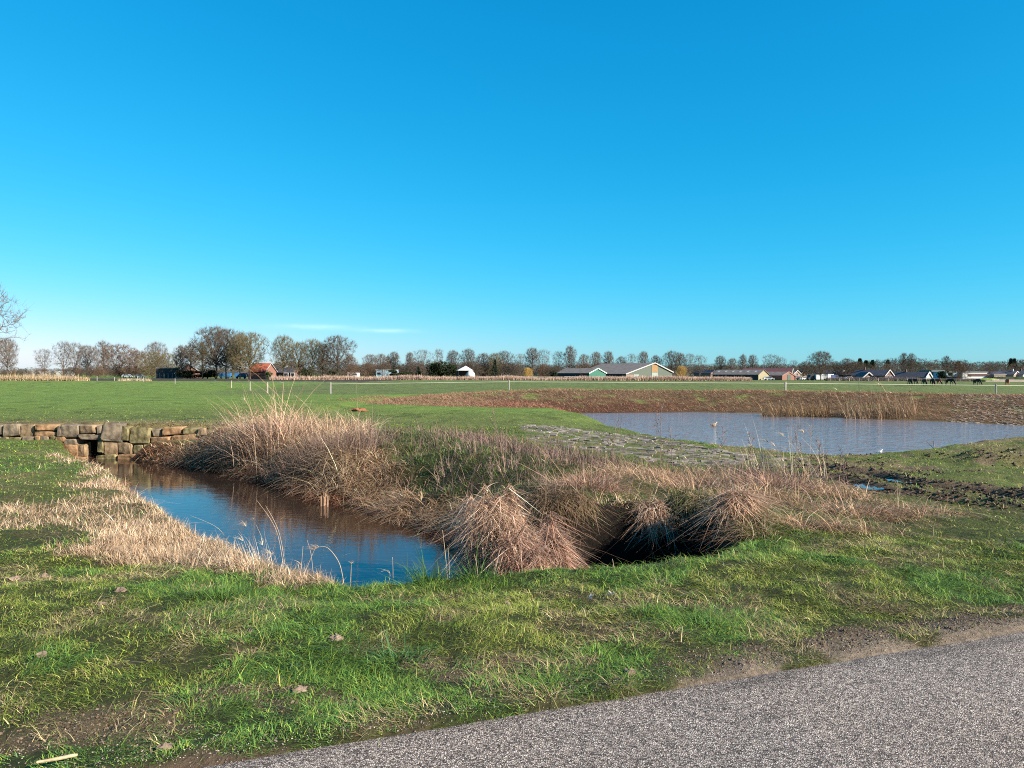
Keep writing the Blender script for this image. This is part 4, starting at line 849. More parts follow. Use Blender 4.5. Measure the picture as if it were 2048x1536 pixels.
def ribbons(P, D, L, w):
    """thin two-sided twigs as single faces"""
    n = len(P); D = D / (np.linalg.norm(D, axis=1, keepdims=True) + 1e-9); X = np.cross(D, rng.normal(size=(n, 3))); X /= np.linalg.norm(X, axis=1, keepdims=True) + 1e-9
    E = P + D * L[:, None]; w = np.asarray(w)[:, None] if np.ndim(w) else w
    V = np.stack([P - X * w / 2, P + X * w / 2, E + X * w / 6, E - X * w / 6], 1).reshape(-1, 3)
    return V, (np.arange(n) * 4)[:, None] + np.arange(4)[None, :]
def gen_tree(kind, seed):
    """a crown grown into its outline: limbs, then branches and twigs, each joined to the nearest older wood (height 1)"""
    g = np.random.default_rng(seed)
    K = dict(oak=dict(base=.17, wide=.62, R=.50, limbs=15, n2=230, n3=1150, tw=13000, trunk=.42, r=.020, q=2.6), tall=dict(base=.22, wide=.66, R=.27, limbs=16, n2=170, n3=800, tw=7000, trunk=.80, r=.015, q=2.2),
             vase=dict(base=.22, wide=.80, R=.40, limbs=9, n2=130, n3=620, tw=3600, trunk=.22, r=.016, q=2.6), sparse=dict(base=.18, wide=.6, R=.36, limbs=14, n2=110, n3=420, tw=2400, trunk=.7, r=.014, q=2.0), wood=dict(base=.0, wide=.5, R=.55, limbs=10, n2=60, n3=160, tw=2600, trunk=.3, r=.012, q=2.4), bush=dict(base=.02, wide=.45, R=.55, limbs=26, n2=300, n3=1300, tw=17000, trunk=.12, r=.010, q=2.4))[kind]
    def rad(z, a):
        u = np.where(z < K['wide'], (K['wide'] - z) / (K['wide'] - K['base'] + 1e-6), (z - K['wide']) / (1 - K['wide']))
        lump = 1 + .20 * np.sin(2 * a + seed) + .17 * np.sin(3 * a + 9 * z + seed * 2.1) + .06 * np.sin(7 * a - 15 * z)
        return K['R'] * np.clip(1 - np.clip(u, 0, 1) ** K['q'], 0, 1) ** (1 / K['q']) * lump
    def inside(n, inner):
        z = K['base'] + (1 - K['base']) * g.random(3 * n) ** .85; a = g.random(3 * n) * 2 * pi; R = rad(z, a); keep = g.random(3 * n) < (R / R.max()) ** 1.2
        z, a, R = z[keep][:n], a[keep][:n], R[keep][:n]; s = g.random(len(z)) ** inner
        return np.stack([np.cos(a) * R * s, np.sin(a) * R * s, z], 1)
    tp = [np.array((0, 0, 0)), *[np.array((g.normal(0, .006), g.normal(0, .006), K['trunk'] * t)) for t in (.25, .5, .75, 1.0)]]
    tr = np.linspace(K['r'], K['r'] * .55, 5); tr[0] *= 1.25; tv, tF = tube_arrays(tp, tr, 7); tp = np.array(tp)
    VV, FF, n = [], [], 0; wood, wr = [], []
    def put(P, R, k):
        nonlocal n
        V, F = tube_arrays(P, R, k); VV.append(V); FF.append(F + n); n += len(V)
    for i in range(K['limbs']):
        f = (i + .5) / K['limbs']; a = 2.4 * i + g.random() * .7
        if kind == 'tall': z1 = .40 + .58 * f; z0 = .24 + .54 * f
        elif kind == 'bush': z1 = .15 + .83 * f; z0 = .02 + .08 * g.random()
        else: z1 = .34 + .64 * f ** .8; z0 = K['trunk'] * (.55 + .45 * f)
        e = rad(np.array([z1]), np.array([a]))[0] * g.uniform(.72, .95) * (1 - .0 * f); E = np.array([math.cos(a) * e, math.sin(a) * e, z1]); B = np.array([0, 0, min(z0, K['trunk'])])
        C = B * .5 + E * .5; C[2] = B[2] + (E[2] - B[2]) * (.62 if kind != 'oak' else .5); C[:2] *= .75
        t = np.linspace(0, 1, 9)[:, None]; P = (1 - t) ** 2 * B + 2 * t * (1 - t) * C + t * t * E; P[1:-1] += g.normal(0, .009, (7, 3)); R = K['r'] * .62 * np.linspace(1, .22, 9); put(P, R, 5); wood.append(P[2:]); wr.append(R[2:])
    W = np.concatenate(wood); Wr = np.concatenate(wr)
    def level(T, W, Wr, rr, k, m):
        out, outr = [], []
        for q in T:
            d = W - q; c = np.linalg.norm(d, axis=1) + .5 * np.clip(d[:, 2], 0, 9); j = int(np.argmin(c)); p = W[j]; L = np.linalg.norm(q - p)
            if L < .012: continue
            mid = (p + q) / 2 + g.normal(0, .07 * L, 3) + np.array([0, 0, .05 * L]); tt = np.linspace(0, 1, m)[:, None]; P = (1 - tt) ** 2 * p + 2 * tt * (1 - tt) * mid + tt * tt * q
            R = np.linspace(min(Wr[j] * .7, rr), rr * .4, m); put(P, R, k); out.append(P[1:]); outr.append(R[1:])
        return np.concatenate(out), np.concatenate(outr)
    W2, R2 = level(inside(K['n2'], .55), W, Wr, .0042, 3, 5); W2 = np.concatenate([W2, W]); R2 = np.concatenate([R2, Wr])
    W3, R3 = level(inside(K['n3'], .62), W2, R2, .0024, 3, 4)
    A = np.concatenate([W3, W3, W2]); j = g.integers(0, len(A), K['tw']); P = A[j]; out = P - np.array([0, 0, .25]); out /= np.linalg.norm(out, axis=1, keepdims=True) + 1e-6
    D = out + g.normal(0, .55, P.shape) + np.array([0, 0, .25]); V, F = ribbons(P, D, .050 * np.exp(g.normal(0, .4, len(P))),   .0026 * (3.0 if kind == 'wood' else 1.0) * np.exp(g.normal(0, .2, len(P))))
    bv = np.concatenate(VV); allV = np.concatenate([bv, V]); z1 = np.percentile(allV[:, 2], 99.7); wid = np.percentile(np.hypot(allV[:, 0], allV[:, 1]), 98) * 2
    return dict(tV=tv / z1, tF=tF, cV=allV / z1, cF=[np.concatenate(FF), F + len(bv)], wid=wid / z1)
def gen_conifer(seed):
    g = np.random.default_rng(seed); n = 2600; h = g.random(n) ** .8; z = .12 + .88 * h; rad = (1 - h) ** .85 * .24 * (.75 + .5 * ((z * 14) % 1)); a = g.random(n) * 6.28
    s = g.random(n) ** .6; P = np.stack([np.cos(a) * rad * s, np.sin(a) * rad * s, z], 1); D = np.stack([np.cos(a), np.sin(a), -.25 + .2 * g.random(n)], 1) + g.normal(0, .3, (n, 3))
    V, F = ribbons(P, D, .05 + .04 * g.random(n), .028); tv, tF = tube_arrays([(0, 0, 0), (0, 0, .5), (0, 0, .98)], [.016, .011, .003], 6)
    return dict(tV=tv, tF=tF, cV=V, cF=[F], wid=.5)
def gen_leafy(seed, spread=.75):
    """evergreen or ivy-clad mass: many leaf clumps through an uneven crown"""
    g = np.random.default_rng(seed); P, D = [], []; nb = 16
    for k in range(nb):
        c = np.array([g.normal(0, .22 * spread), g.normal(0, .22 * spread), g.uniform(.22, .8)]); r = g.uniform(.10, .2); n = 260
        d = g.normal(size=(n, 3)); d /= np.linalg.norm(d, axis=1, keepdims=True); P.append(c + d * r * g.random((n, 1)) ** .4); D.append(d + g.normal(0, .5, (n, 3)))
    P = np.concatenate(P); D = np.concatenate(D); P[:, 2] = np.clip(P[:, 2], .02, 1); V, F = ribbons(P, D, .05 * np.ones(len(P)), .035); tv, tF = tube_arrays([(0, 0, 0), (.01, 0, .4), (0, .02, .75)], [.02, .014, .005], 6)
    return dict(tV=tv, tF=tF, cV=V, cF=[F], wid=np.percentile(np.hypot(V[:, 0], V[:, 1]), 97) * 2)
PROTO = {}
for kind, n in (('oak', 4), ('tall', 3), ('vase', 3), ('bush', 3), ('wood', 3), ('sparse', 1)): PROTO[kind] = [gen_tree(kind, 100 + 7 * i + len(kind)) for i in range(n)]
PROTO['conifer'] = [gen_conifer(5), gen_conifer(6)]; PROTO['evergreen'] = [gen_leafy(1), gen_leafy(2, 1.0)]
NAME = dict(oak='bare_oak_tree', tall='bare_tall_tree', vase='bare_spreading_tree', sparse='bare_poplar_tree', bush='bare_bush', conifer='conifer_tree', evergreen='evergreen_tree')
_cache = {}
def tree_mesh(kind, i, tw):
    k = (kind, i, tw.name)
    if k not in _cache:
        p = PROTO[kind][i]; _cache[k] = (np_mesh('trunk', p['tV'], p['tF'], M_BARK, None, True), np_mesh('crown', p['cV'], p['cF'], tw))
    return _cache[k]
tcount = [0]
def tree(kind, px, top, wpx, d, label, tw=None, group=None, cat='tree', base=None, i=None):
    tw = tw or {'conifer': M_FIR, 'evergreen': M_IVY}.get(kind, M_TWIG); i = (tcount[0] if i is None else i) % len(PROTO[kind]); tcount[0] += 1
    x, y, zt = at_d(px, top, d); zb = gz(x, y); h = zt - zb; w = wpx / FPX * d; p = PROTO[kind][i]; tm, cm = tree_mesh(kind, i, tw)
    o = empty(NAME[kind], (x, y, zb - .05), rng.random() * 6.28, label, cat, group); s = w / p['wid']; o.scale = (s, s, h)
    link_mesh('trunk', tm, o); link_mesh('crown', cm, o); return o
L_ = 'bare trees left of the farm'; T = tree
T('sparse', -26, 560, 130, 105, 'tall bare tree whose twigs reach in at the edge of the view', M_TWIGG, i=0)
T('oak', 14, 676, 52, 330, 'pale bare tree standing just behind the tallest edge twigs', M_TWIGG)
T('vase', 88, 697, 38, 350, 'slender bare tree forked into a narrow V above the ploughed field', M_TWIGG)
T('vase', 127, 681, 50, 350, 'wide bare tree with a low fork, first of the three touching crowns', M_TWIGG, i=1)
T('vase', 150, 684, 46, 355, 'bare tree in the middle of the three touching crowns', M_TWIGG, i=2)
T('oak', 174, 690, 50, 360, 'bare tree third of the three touching crowns', M_TWIGG)
T('tall', 207, 681, 40, 350, 'tall slim bare tree beside the brown thicket', M_TWIGG)
T('bush', 240, 688, 80, 320, 'large round russet brown thicket of bare branches', M_TWIGB, cat='bush')
T('bush', 272, 700, 60, 315, 'brown bare thicket just right of the large russet one', M_TWIGB, cat='bush')
T('oak', 312, 683, 46, 380, 'pale crown rising behind the olive thickets', M_TWIGG)
T('bush', 305, 702, 62, 305, 'olive green bare thicket above the long shed', M_TWIGO, cat='bush')
T('bush', 337, 706, 54, 312, 'olive brown thicket close behind the long shed', M_TWIGO, cat='bush')
T('tall', 362, 690, 42, 290, 'slim dark tree left of the great oak', M_TWIG)
T('tall', 381, 688, 40, 285, 'second slim dark tree left of the great oak', M_TWIG)
T('oak', 432, 652, 108, 270, 'tallest and broadest bare oak of the farm grove', M_TWIG, i=0)
T('oak', 452, 657, 84, 275, 'bare oak overlapping the broadest one on its right', M_TWIG, i=1)
T('tall', 405, 684, 46, 268, 'thin bare tree under the left side of the broadest oak', M_TWIGO)
T('oak', 480, 668, 64, 268, 'bare oak between the broad oak and the red roof', M_TWIGO, i=2)
T('oak', 500, 663, 72, 262, 'olive tinted bare oak just left of the red roof', M_TWIGO, i=3)
T('tall', 466, 690, 34, 262, 'thin trunk standing before the blue trailer', M_TWIGO)
T('oak', 567, 670, 64, 262, 'bare oak right of the red roof in front of the farmhouse', M_TWIGO, i=1)
T('oak', 597, 683, 48, 262, 'smaller bare oak before the dark end of the farmhouse', M_TWIGO, i=2)
T('oak', 624, 677, 54, 262, 'pale stemmed oak in the middle of the right hand farm row', M_TWIGO, i=3)
T('tall', 646, 684, 44, 264, 'narrow tree second from the end of the farm row', M_TWIGO)
T('oak', 675, 670, 76, 262, 'broad bare oak closing the farm row', M_TWIG, i=0)
T('bush', 700, 712, 46, 266, 'brown undergrowth at the foot of the last farm oak', M_TWIGB, cat='bush')
T('bush', 586, 722, 60, 300, 'brown scrub behind the farmhouse oaks', M_TWIGB, cat='bush')
T('bush', 655, 716, 70, 300, 'tangled scrub behind the last farm oaks', M_TWIG, cat='bush')
T('evergreen', 612, 735, 30, 285, 'dark evergreen shrub beneath the pale stemmed oak', cat='bush')
T('evergreen', 664, 737, 34, 285, 'dark evergreen shrub beneath the last farm oak', cat='bush')
T('evergreen', 538, 742, 16, 255, 'small bright evergreen shrub below the red roof', mat('bright_shrub', (.03, .07, .015), .9, .3, .6), cat='bush')
T('evergreen', 375, 738, 50, 275, 'dark hedge mass before the brick shed', cat='bush')
T('evergreen', 415, 738, 50, 278, 'dark hedge mass left of the blue trailer', cat='bush')
GM = 'bare trees along the middle horizon'
mid = [('oak', 741, 708, 36, M_TWIGG, 'rounded grey tree above the white yard left of the blue house'), ('oak', 762, 707, 30, M_TWIGB, 'brownish tree directly above the blue house'), ('tall', 788, 703, 30, M_TWIG, 'tall ivy clad tree right of the blue house'), ('tall', 776, 712, 24, M_TWIG, 'slim tree behind the ivy clad one'),
       ('tall', 820, 704, 26, M_TWIGG, 'narrow pointed tree between the ivy clad tree and the dark evergreen'), ('vase', 845, 698, 36, M_TWIGG, 'airy fan shaped tree left of the dark evergreen'), ('vase', 877, 697, 28, M_TWIGG, 'airy tree standing above the dark evergreen'), ('oak', 906, 700, 36, M_TWIG, 'dark branched tree left of the white tent'),
       ('oak', 937, 697, 38, M_TWIG, 'dark branched tree directly above the white tent'), ('bush', 968, 706, 52, M_TWIG, 'round bare thicket right of the white tent'), ('bush', 990, 706, 46, M_TWIGO, 'olive thicket next to the pointed conifer'), ('oak', 1009, 701, 40, M_TWIG, 'dense bare tree right of the pointed conifer'),
       ('vase', 1040, 706, 24, M_TWIGG, 'small airy tree behind the yellow willow'), ('tall', 1065, 695, 38, M_TWIGG, 'tall airy tree standing over the yellow willow'), ('vase', 1087, 698, 28, M_TWIGG, 'fan shaped tree right of the yellow willow'), ('vase', 1117, 701, 30, M_TWIGG, 'fan shaped tree left of the tallest barn tree'),
       ('tall', 1140, 691, 32, M_TWIGG, 'tallest tree behind the green barn roof'), ('bush', 1168, 708, 30, M_TWIGB, 'reddish brown tree above the green barn roof'), ('oak', 1192, 703, 30, M_TWIGB, 'reddish brown tree over the green gable'), ('tall', 1217, 702, 26, M_TWIGB, 'reddish slim tree at the back corner of the big barn'),
       ('oak', 1243, 712, 24, M_TWIG, 'low tree behind the back of the big barn ridge'), ('vase', 1264, 706, 24, M_TWIGG, 'airy tree above the middle of the big barn ridge'), ('oak', 1287, 702, 30, M_TWIGG, 'round airy tree left of the big barn gable top'), ('oak', 1312, 710, 30, M_TWIG, 'low crown right above the big barn gable top'),
       ('oak', 1343, 701, 38, M_TWIG, 'large airy tree at the right shoulder of the big barn'), ('tall', 1360, 705, 26, M_TWIGG, 'slim tree over the willow beside the big barn'), ('vase', 1379, 706, 30, M_TWIGG, 'fan shaped tree right of the willow beside the barn'), ('vase', 1400, 709, 28, M_TWIGG, 'fan shaped tree left of the small pink gable'),
       ('oak', 1441, 711, 32, M_TWIG, 'round tree behind the small pink gable'), ('oak', 1465, 716, 30, M_TWIGG, 'low pale tree at the left end of the striped shed roof'), ('tall', 1486, 708, 22, M_TWIGG, 'slim tree first of two above the striped shed roof'), ('tall', 1505, 709, 22, M_TWIGG, 'slim tree second of two above the striped shed roof'),
       ('vase', 1542, 708, 36, M_TWIGG, 'double stemmed fan tree above the cream gable'), ('vase', 1561, 713, 24, M_TWIGG, 'half hidden tree right of the double stemmed one'), ('vase', 1588, 719, 18, M_TWIGG, 'tiny tree above the two pointed house gables'), ('oak', 1612, 722, 30, M_TWIG, 'tree left of the big round parkside tree')]
for k, px, top, w, tw, lab in mid: T(k, px, top, w, 395 + 30 * rng.random(), lab, tw, GM)
T('oak', 1642, 702, 62, 285, 'big round bare tree rising from the parked vehicles', M_TWIG, i=3)
T('evergreen', 880, 722, 62, 385, 'dark evergreen bush mass left of the white tent', cat='bush'); T('evergreen', 911, 727, 26, 384, 'dark ivy column close left of the white tent', cat='bush')
T('evergreen', 790, 738, 30, 384, 'dark shrub beside the blue house', cat='bush'); T('evergreen', 814, 742, 24, 384, 'low dark shrub between the blue house and the evergreen mass', cat='bush'); T('conifer', 990, 719, 14, 380, 'small pointed conifer in the bare thicket')
T('conifer', 837, 733, 12, 385, 'small conifer in front of the fan shaped tree'); T('evergreen', 1110, 741, 24, 390, 'dark shrub left of the green barn', cat='bush')
T('bush', 1056, 735, 26, 350, 'golden yellow willow beside the paddock rails', M_WILL, cat='bush'); T('bush', 1364, 731, 24, 330, 'golden yellow willow at the big barn corner', M_WILL, cat='bush')
for px, top, w, lab in ((832, 724, 40, 'brown scrub under the fan shaped tree'), (1030, 726, 44, 'brown scrub left of the yellow willow'), (1085, 727, 40, 'brown scrub right of the yellow willow'), (1110, 730, 36, 'brown scrub at the left end of the green barn'), (735, 726, 44, 'brown scrub next to the last farm oak'), (770, 724, 40, 'brown scrub behind the blue house'), (940, 722, 50, 'scrub right behind the white tent')):
    T('bush', px, top, w, 392, lab, M_TWIGB if px % 2 else M_TWIG, cat='bush')
for px, top, w, k, d, lab in ((1694, 716, 34, 'oak', 330, 'dark tree left of the white trimmed bungalow'), (1712, 722, 40, 'oak', 320, 'broad crown over the white trimmed bungalow'), (1808, 705, 20, 'tall', 520, 'first of two tall trees topping the wood behind the bungalow'), (1823, 706, 20, 'tall', 520, 'second of two tall trees topping the wood behind the bungalow'), (1893, 711, 20, 'tall', 520, 'lone tall tree topping the wood over the pale blue house'),
                       (1980, 724, 30, 'vase', 330, 'forked dark tree right of the white flat house'), (1672, 722, 34, 'oak', 330, 'tree between the big round tree and the bungalow')): T(k, px, top, w, d, lab)
T('bush', 1918, 722, 42, 300, 'russet brown tree in front of the pale blue house', M_TWIGB)
T('evergreen', 1888, 740, 30, 292, 'dark green shrub beside the green grey house', cat='bush')
for px, top, w, lab in ((1720, 713, 12, 'pointed conifer highest above the bungalow'), (1732, 717, 12, 'lower conifer above the bungalow'), (1745, 716, 11, 'conifer second to the right above the bungalow'), (1776, 716, 11, 'conifer in the wood top left of the twin tall trees'), (2022, 713, 10, 'left one of the conifer pair topping the far wood'), (2029, 713, 10, 'right one of the conifer pair topping the far wood'), (1916, 719, 12, 'conifer topping the wood over the russet tree')):
    T('conifer', px, top + 4, w * 1.7, 690, lab)
for k, (px, top, lab) in enumerate(((9, 739, 'first pollard shrub along the ploughed field'), (26, 741, 'second pollard shrub along the ploughed field'), (42, 737, 'larger pollard shrub before the arched tunnel'), (58, 742, 'low pollard shrub in front of the first arched tunnel'), (74, 740, 'pollard shrub between the two arched tunnels'), (90, 737, 'pollard shrub under the V shaped tree'), (106, 741, 'pollard shrub before the second arched tunnel'), (128, 738, 'pollard shrub at the foot of the wide low forked tree'), (141, 733, 'shrub right of the low forked tree'), (157, 730, 'shrub between the trunks of the three crowns'), (178, 731, 'shrub at the foot of the third touching crown'), (196, 731, 'shrub under the tall slim tree'))):
    T('bush', px, top, 15 + (k > 7) * 8, 300, lab, M_TWIGB if k % 2 else M_TWIG, cat='bush')
# the far wood: one unbroken mass on the horizon
def far_wood():
    Vs, Fs, Cs, n = [], [], [], 0; base = [*PROTO['wood'], PROTO['wood'][0]]; g = np.random.default_rng(12)
    sub = []
    for b in base:
        F = b['cF'][1]; k = g.random(len(F)) < 1.1; F = F[k]; u = np.unique(F); mp = np.zeros(len(b['cV']), int); mp[u] = np.arange(len(u)); sub.append((b['cV'][u], mp[F], b['wid']))
    prof_x = [-100, 0, 60, 200, 420, 640, 700, 760, 900, 1100, 1250, 1420, 1500, 1600, 1680, 1740, 1800, 1900, 1960, 2048, 2150]
    prof_y = [737, 736, 738, 735, 733, 734, 735, 732, 731, 733, 733, 730, 729, 728, 725, 720, 718, 721, 723, 719, 719]
    for row, (d, off, cnt) in enumerate(((760, 0, 190), (700, 3, 170), (640, 7, 150))):
        for px in np.linspace(-90, 2140, cnt) + g.normal(0, 4, cnt):
            topy = np.interp(px, prof_x, prof_y) + off + g.normal(0, 1.6); v, f, wd = sub[g.integers(0, 4)]
            dd = d + g.normal(0, 12); x, y, zt = at_d(px, topy, dd); zb = FIELD - .2; h = zt - zb; s = max(h * 1.1, 14 + 4 * g.random()) / wd; a = g.random() * 6.28; ca, sa = math.cos(a), math.sin(a)
            V = np.stack([(v[:, 0] * ca - v[:, 1] * sa) * s + x, (v[:, 0] * sa + v[:, 1] * ca) * s + y, v[:, 2] * h + zb], 1)
            c = np.array([(.115, .085, .062), (.10, .075, .06), (.125, .085, .058), (.09, .08, .05), (.035, .042, .028)][g.integers(0, 5 if px > 1300 else 4)]) * g.uniform(.85, 1.15)
            Vs.append(V); Fs.append(f + n); Cs.append(np.tile(c, (len(V), 1))); n += len(V)
    return link_mesh('far_woods', np_mesh('far_woods', np.concatenate(Vs), np.concatenate(Fs), M_DRY, np.concatenate(Cs)))
def scrub_belt():
    Vs, Fs, Cs, n = [], [], [], 0; g = np.random.default_rng(31)
    for px0, px1, d, y0, y1, cnt in ((-60, 330, 372, 741, 737, 60), (330, 720, 318, 735, 737, 60), (700, 1260, 430, 730, 728, 120), (1330, 1720, 440, 731, 729, 80), (820, 1045, 412, 724, 721, 34), (690, 830, 422, 730, 727, 24), (1150, 1250, 445, 724, 726, 14), (200, 345, 365, 728, 733, 26), (1640, 2110, 400, 737, 735, 60)):
        for px in np.linspace(px0, px1, cnt) + g.normal(0, 5, cnt):
            b = PROTO['wood'][g.integers(0, 3)]; v, f = b['cV'], b['cF'][1]; k = g.random(len(f)) < .5; f = f[k]; u = np.unique(f); mp = np.zeros(len(v), int); mp[u] = np.arange(len(u)); v = v[u]; f = mp[f]
            dd = d + g.normal(0, 8); x, y, zt = at_d(px, y0 + (y1 - y0) * g.random() + g.normal(0, 2.0), dd); h = max(zt - FIELD, 1.5); s = h * g.uniform(1.1, 2.0) / b['wid']; a = g.random() * 6.28; ca, sa = math.cos(a), math.sin(a)
            Vs.append(np.stack([(v[:, 0] * ca - v[:, 1] * sa) * s + x, (v[:, 0] * sa + v[:, 1] * ca) * s + y, v[:, 2] * h + FIELD - .1], 1)); Fs.append(f + n); n += len(v)
            Cs.append(np.tile(np.array([(.115, .085, .066), (.10, .075, .062), (.13, .088, .062), (.09, .082, .05), (.05, .05, .036)][g.integers(0, 5)]) * g.uniform(.85, 1.2), (len(v), 1)))
    return link_mesh('hedgerow_scrub', np_mesh('hedgerow_scrub', np.concatenate(Vs), np.concatenate(Fs), M_DRY, np.concatenate(Cs)))
tag(scrub_belt(), 'tangled bare scrub and hedgerows behind the farms', 'scrub', kind='stuff')
tag(far_wood(), 'brown leafless wood along the whole far horizon', 'wood', kind='stuff')
# ---------------------------------------------------------------- buildings on the horizon
GZ = gz(0, 300)
def hz(px, py, d): return at_d(px, py, d)[2] - GZ
M_WHITE = mat('white_paint', (.5, .49, .47), .5, .05, 2); M_TRIM = mat('white_trim', (.38, .37, .36), .5, .04, 2)
M_GGREEN = mat('barn_grey_green', (.068, .088, .070), .6, .08, 1.5); M_GREEN = mat('barn_green', (.026, .11, .078), .6, .1, 1.5); M_ROOFG = mat('grey_corrugated_roof', (.14, .115, .10), .8, .15, .8, c2=(.18, .15, .13))
M_PINKB = mat('pale_pink_brick', (.21, .145, .12), .85, .15, 4); M_RUSTY = mat('weathered_door_panel', (.23, .14, .066), .8, .2, 2); M_CONC = mat('pale_concrete', (.40, .35, .28), .85, .1, 2); M_DGLASS = mat('dark_opening', (.012, .013, .018), .3, .2, 2, spec=.5)
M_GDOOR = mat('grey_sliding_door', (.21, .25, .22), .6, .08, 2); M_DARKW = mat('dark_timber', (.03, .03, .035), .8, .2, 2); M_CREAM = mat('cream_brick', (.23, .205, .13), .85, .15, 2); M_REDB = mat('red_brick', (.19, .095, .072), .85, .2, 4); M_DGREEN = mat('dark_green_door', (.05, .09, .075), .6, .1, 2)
M_ORANGE = mat('orange_roof_tiles', (.30, .085, .045), .8, .15, 2); M_SLATE = mat('dark_roof_tiles', (.05, .047, .055), .6, .2, 2, c2=(.075, .07, .08)); M_BRICKD = mat('dark_brick', (.09, .055, .05), .85, .2, 3); M_BLUE = mat('blue_tarp', (.03, .12, .30), .5, .15, 1); M_PBLUE = mat('pale_blue_panels', (.30, .42, .50), .5, .06, 1)
M_GREYW = mat('grey_weatherboard', (.24, .26, .26), .7, .1, 2); M_GREYG = mat('grey_green_cladding', (.085, .11, .11), .7, .1, 1); M_WOOD = mat('weathered_rail', (.36, .30, .26), .85, .2, 3); M_GALV = mat('galvanised_post', (.24, .225, .205), .6, .1, 6); M_TAPE = mat('white_fence_tape', (.40, .41, .33), .6, .05, 3)
def gable(name, label, cat, px, d, ang, w, L, eave, ridge, wm, rm, trim=M_TRIM, eave_r=None, apex=0.0, doors=(), wins=(), over=.35, group=None, skyl=0, chim=0, base=None, sidewin=0, trim_w=.35, sidemat=None, z=None):
    x = (px - 1024) / FPX * d; o = empty(name, (x, d, GZ if z is None else z), math.radians(ang), label, cat, group); er = eave if eave_r is None else eave_r; h = w / 2
    pl = [(-h, 0), (h, 0), (h, er), (apex, ridge), (-h, eave)]
    MB().prism(pl, 0, L).build('wall', wm, o)
    t = .14
    rb = MB()
    for s, e in ((-1, eave), (1, er)):
        dx = s * h - apex; dz = e - ridge; k = over / math.hypot(dx, dz); xe, ze = s * h + dx * k, e + dz * k
        q = [(apex, ridge + .02), (xe, ze + .02), (xe, ze + t + .02), (apex, ridge + t + .02)]
        rb.prism(q if s < 0 else q[::-1], -over, L + over)
    ro = rb.build('roof', rm, o)
    if skyl:
        sk = MB()
        for i in range(skyl):
            yy = L * (i + .6) / (skyl + .2); a, b = .25, .55
            P = [np.array((apex + (-h - apex) * f, yy + s, ridge + (eave - ridge) * f + t + .05)) for f, s in ((a, 0), (b, 0), (b, 1.0), (a, 1.0))]
            sk.add(np.array(P), [(0, 1, 2, 3)])
        sk.build('rooflight', M_TRIM, ro)
    if chim:
        MB().box((apex, L * chim, ridge + .45), (.55, .55, 1.3)).build('chimney', M_TRIM if chim < .2 else M_BRICKD, ro)
    if trim is not None:
        tb = MB()
        for s, e in ((-1, eave), (1, er)):
            dx = s * h - apex; dz = e - ridge; k = over / math.hypot(dx, dz)
            tb.beam((apex, -over - .05, ridge + t * .5), (s * h + dx * k, -over - .05, e + dz * k + t * .5), .08, trim_w)
        tb.build('verge_board', trim, o)
    if base: MB().box((0, -.02, base[0] / 2), (w + .1, .1, base[0])).build('plinth', base[1], o)
    for i, (dx, dw, z0, z1, m, nm) in enumerate(doors): MB().box((dx, -.06, (z0 + z1) / 2), (dw, .1, z1 - z0)).build(nm, m, o)
    for wx, wz, ww, wh in wins:
        f = MB().box((wx, -.05, wz), (ww + .24, .08, wh + .24)).build('window', M_TRIM, o); MB().box((wx, -.10, wz), (ww, .05, wh)).build('pane', M_DGLASS, f)
    for i in range(sidewin):
        yy = L * (i + .5) / sidewin; f = MB().box((-h - .04, yy, eave * .55), (.08, 1.3, eave * .38)).build('window', M_TRIM, o); MB().box((-h - .09, yy, eave * .55), (.05, 1.0, eave * .28)).build('pane', M_DGLASS, f)
    if sidemat is not None: MB().box((-h - .03, L / 2, eave * .46), (.05, L * .98, eave * .92)).build('dark_side_panel', sidemat, o)  # thin dark panel over the left long wall
    return o
# middle farm
D = 300
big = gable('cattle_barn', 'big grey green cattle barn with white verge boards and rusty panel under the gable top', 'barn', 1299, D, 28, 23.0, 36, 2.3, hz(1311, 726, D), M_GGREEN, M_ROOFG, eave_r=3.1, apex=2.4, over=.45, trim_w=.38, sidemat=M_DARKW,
      doors=((2.6, 3.0, 3.0, 6.0, M_RUSTY, 'gable_panel'), (2.6, 3.0, .1, 2.9, M_GDOOR, 'sliding_door'), (-6.6, 2.6, .1, 2.1, M_GDOOR, 'side_door'), (-9.8, 3.6, .05, 2.0, M_PINKB, 'brick_panel')))
MB().box((7.9, -.10, .5), (6.8, .14, 1.0)).build('plinth', M_CONC, big); MB().box((-2.0, -.10, .45), (5.4, .12, .9)).build('plinth', M_CONC, big)
gable('green_barn', 'low green gabled barn with pale trim in front of the big grey green barn', 'barn', 1195, 285, 38, 8.8, 18, 2.5, hz(1200, 737, 285), M_GREEN, M_ROOFG, trim=mat('mint_trim', (.45, .62, .52), .5, .05, 2), over=.3, sidemat=M_DARKW)
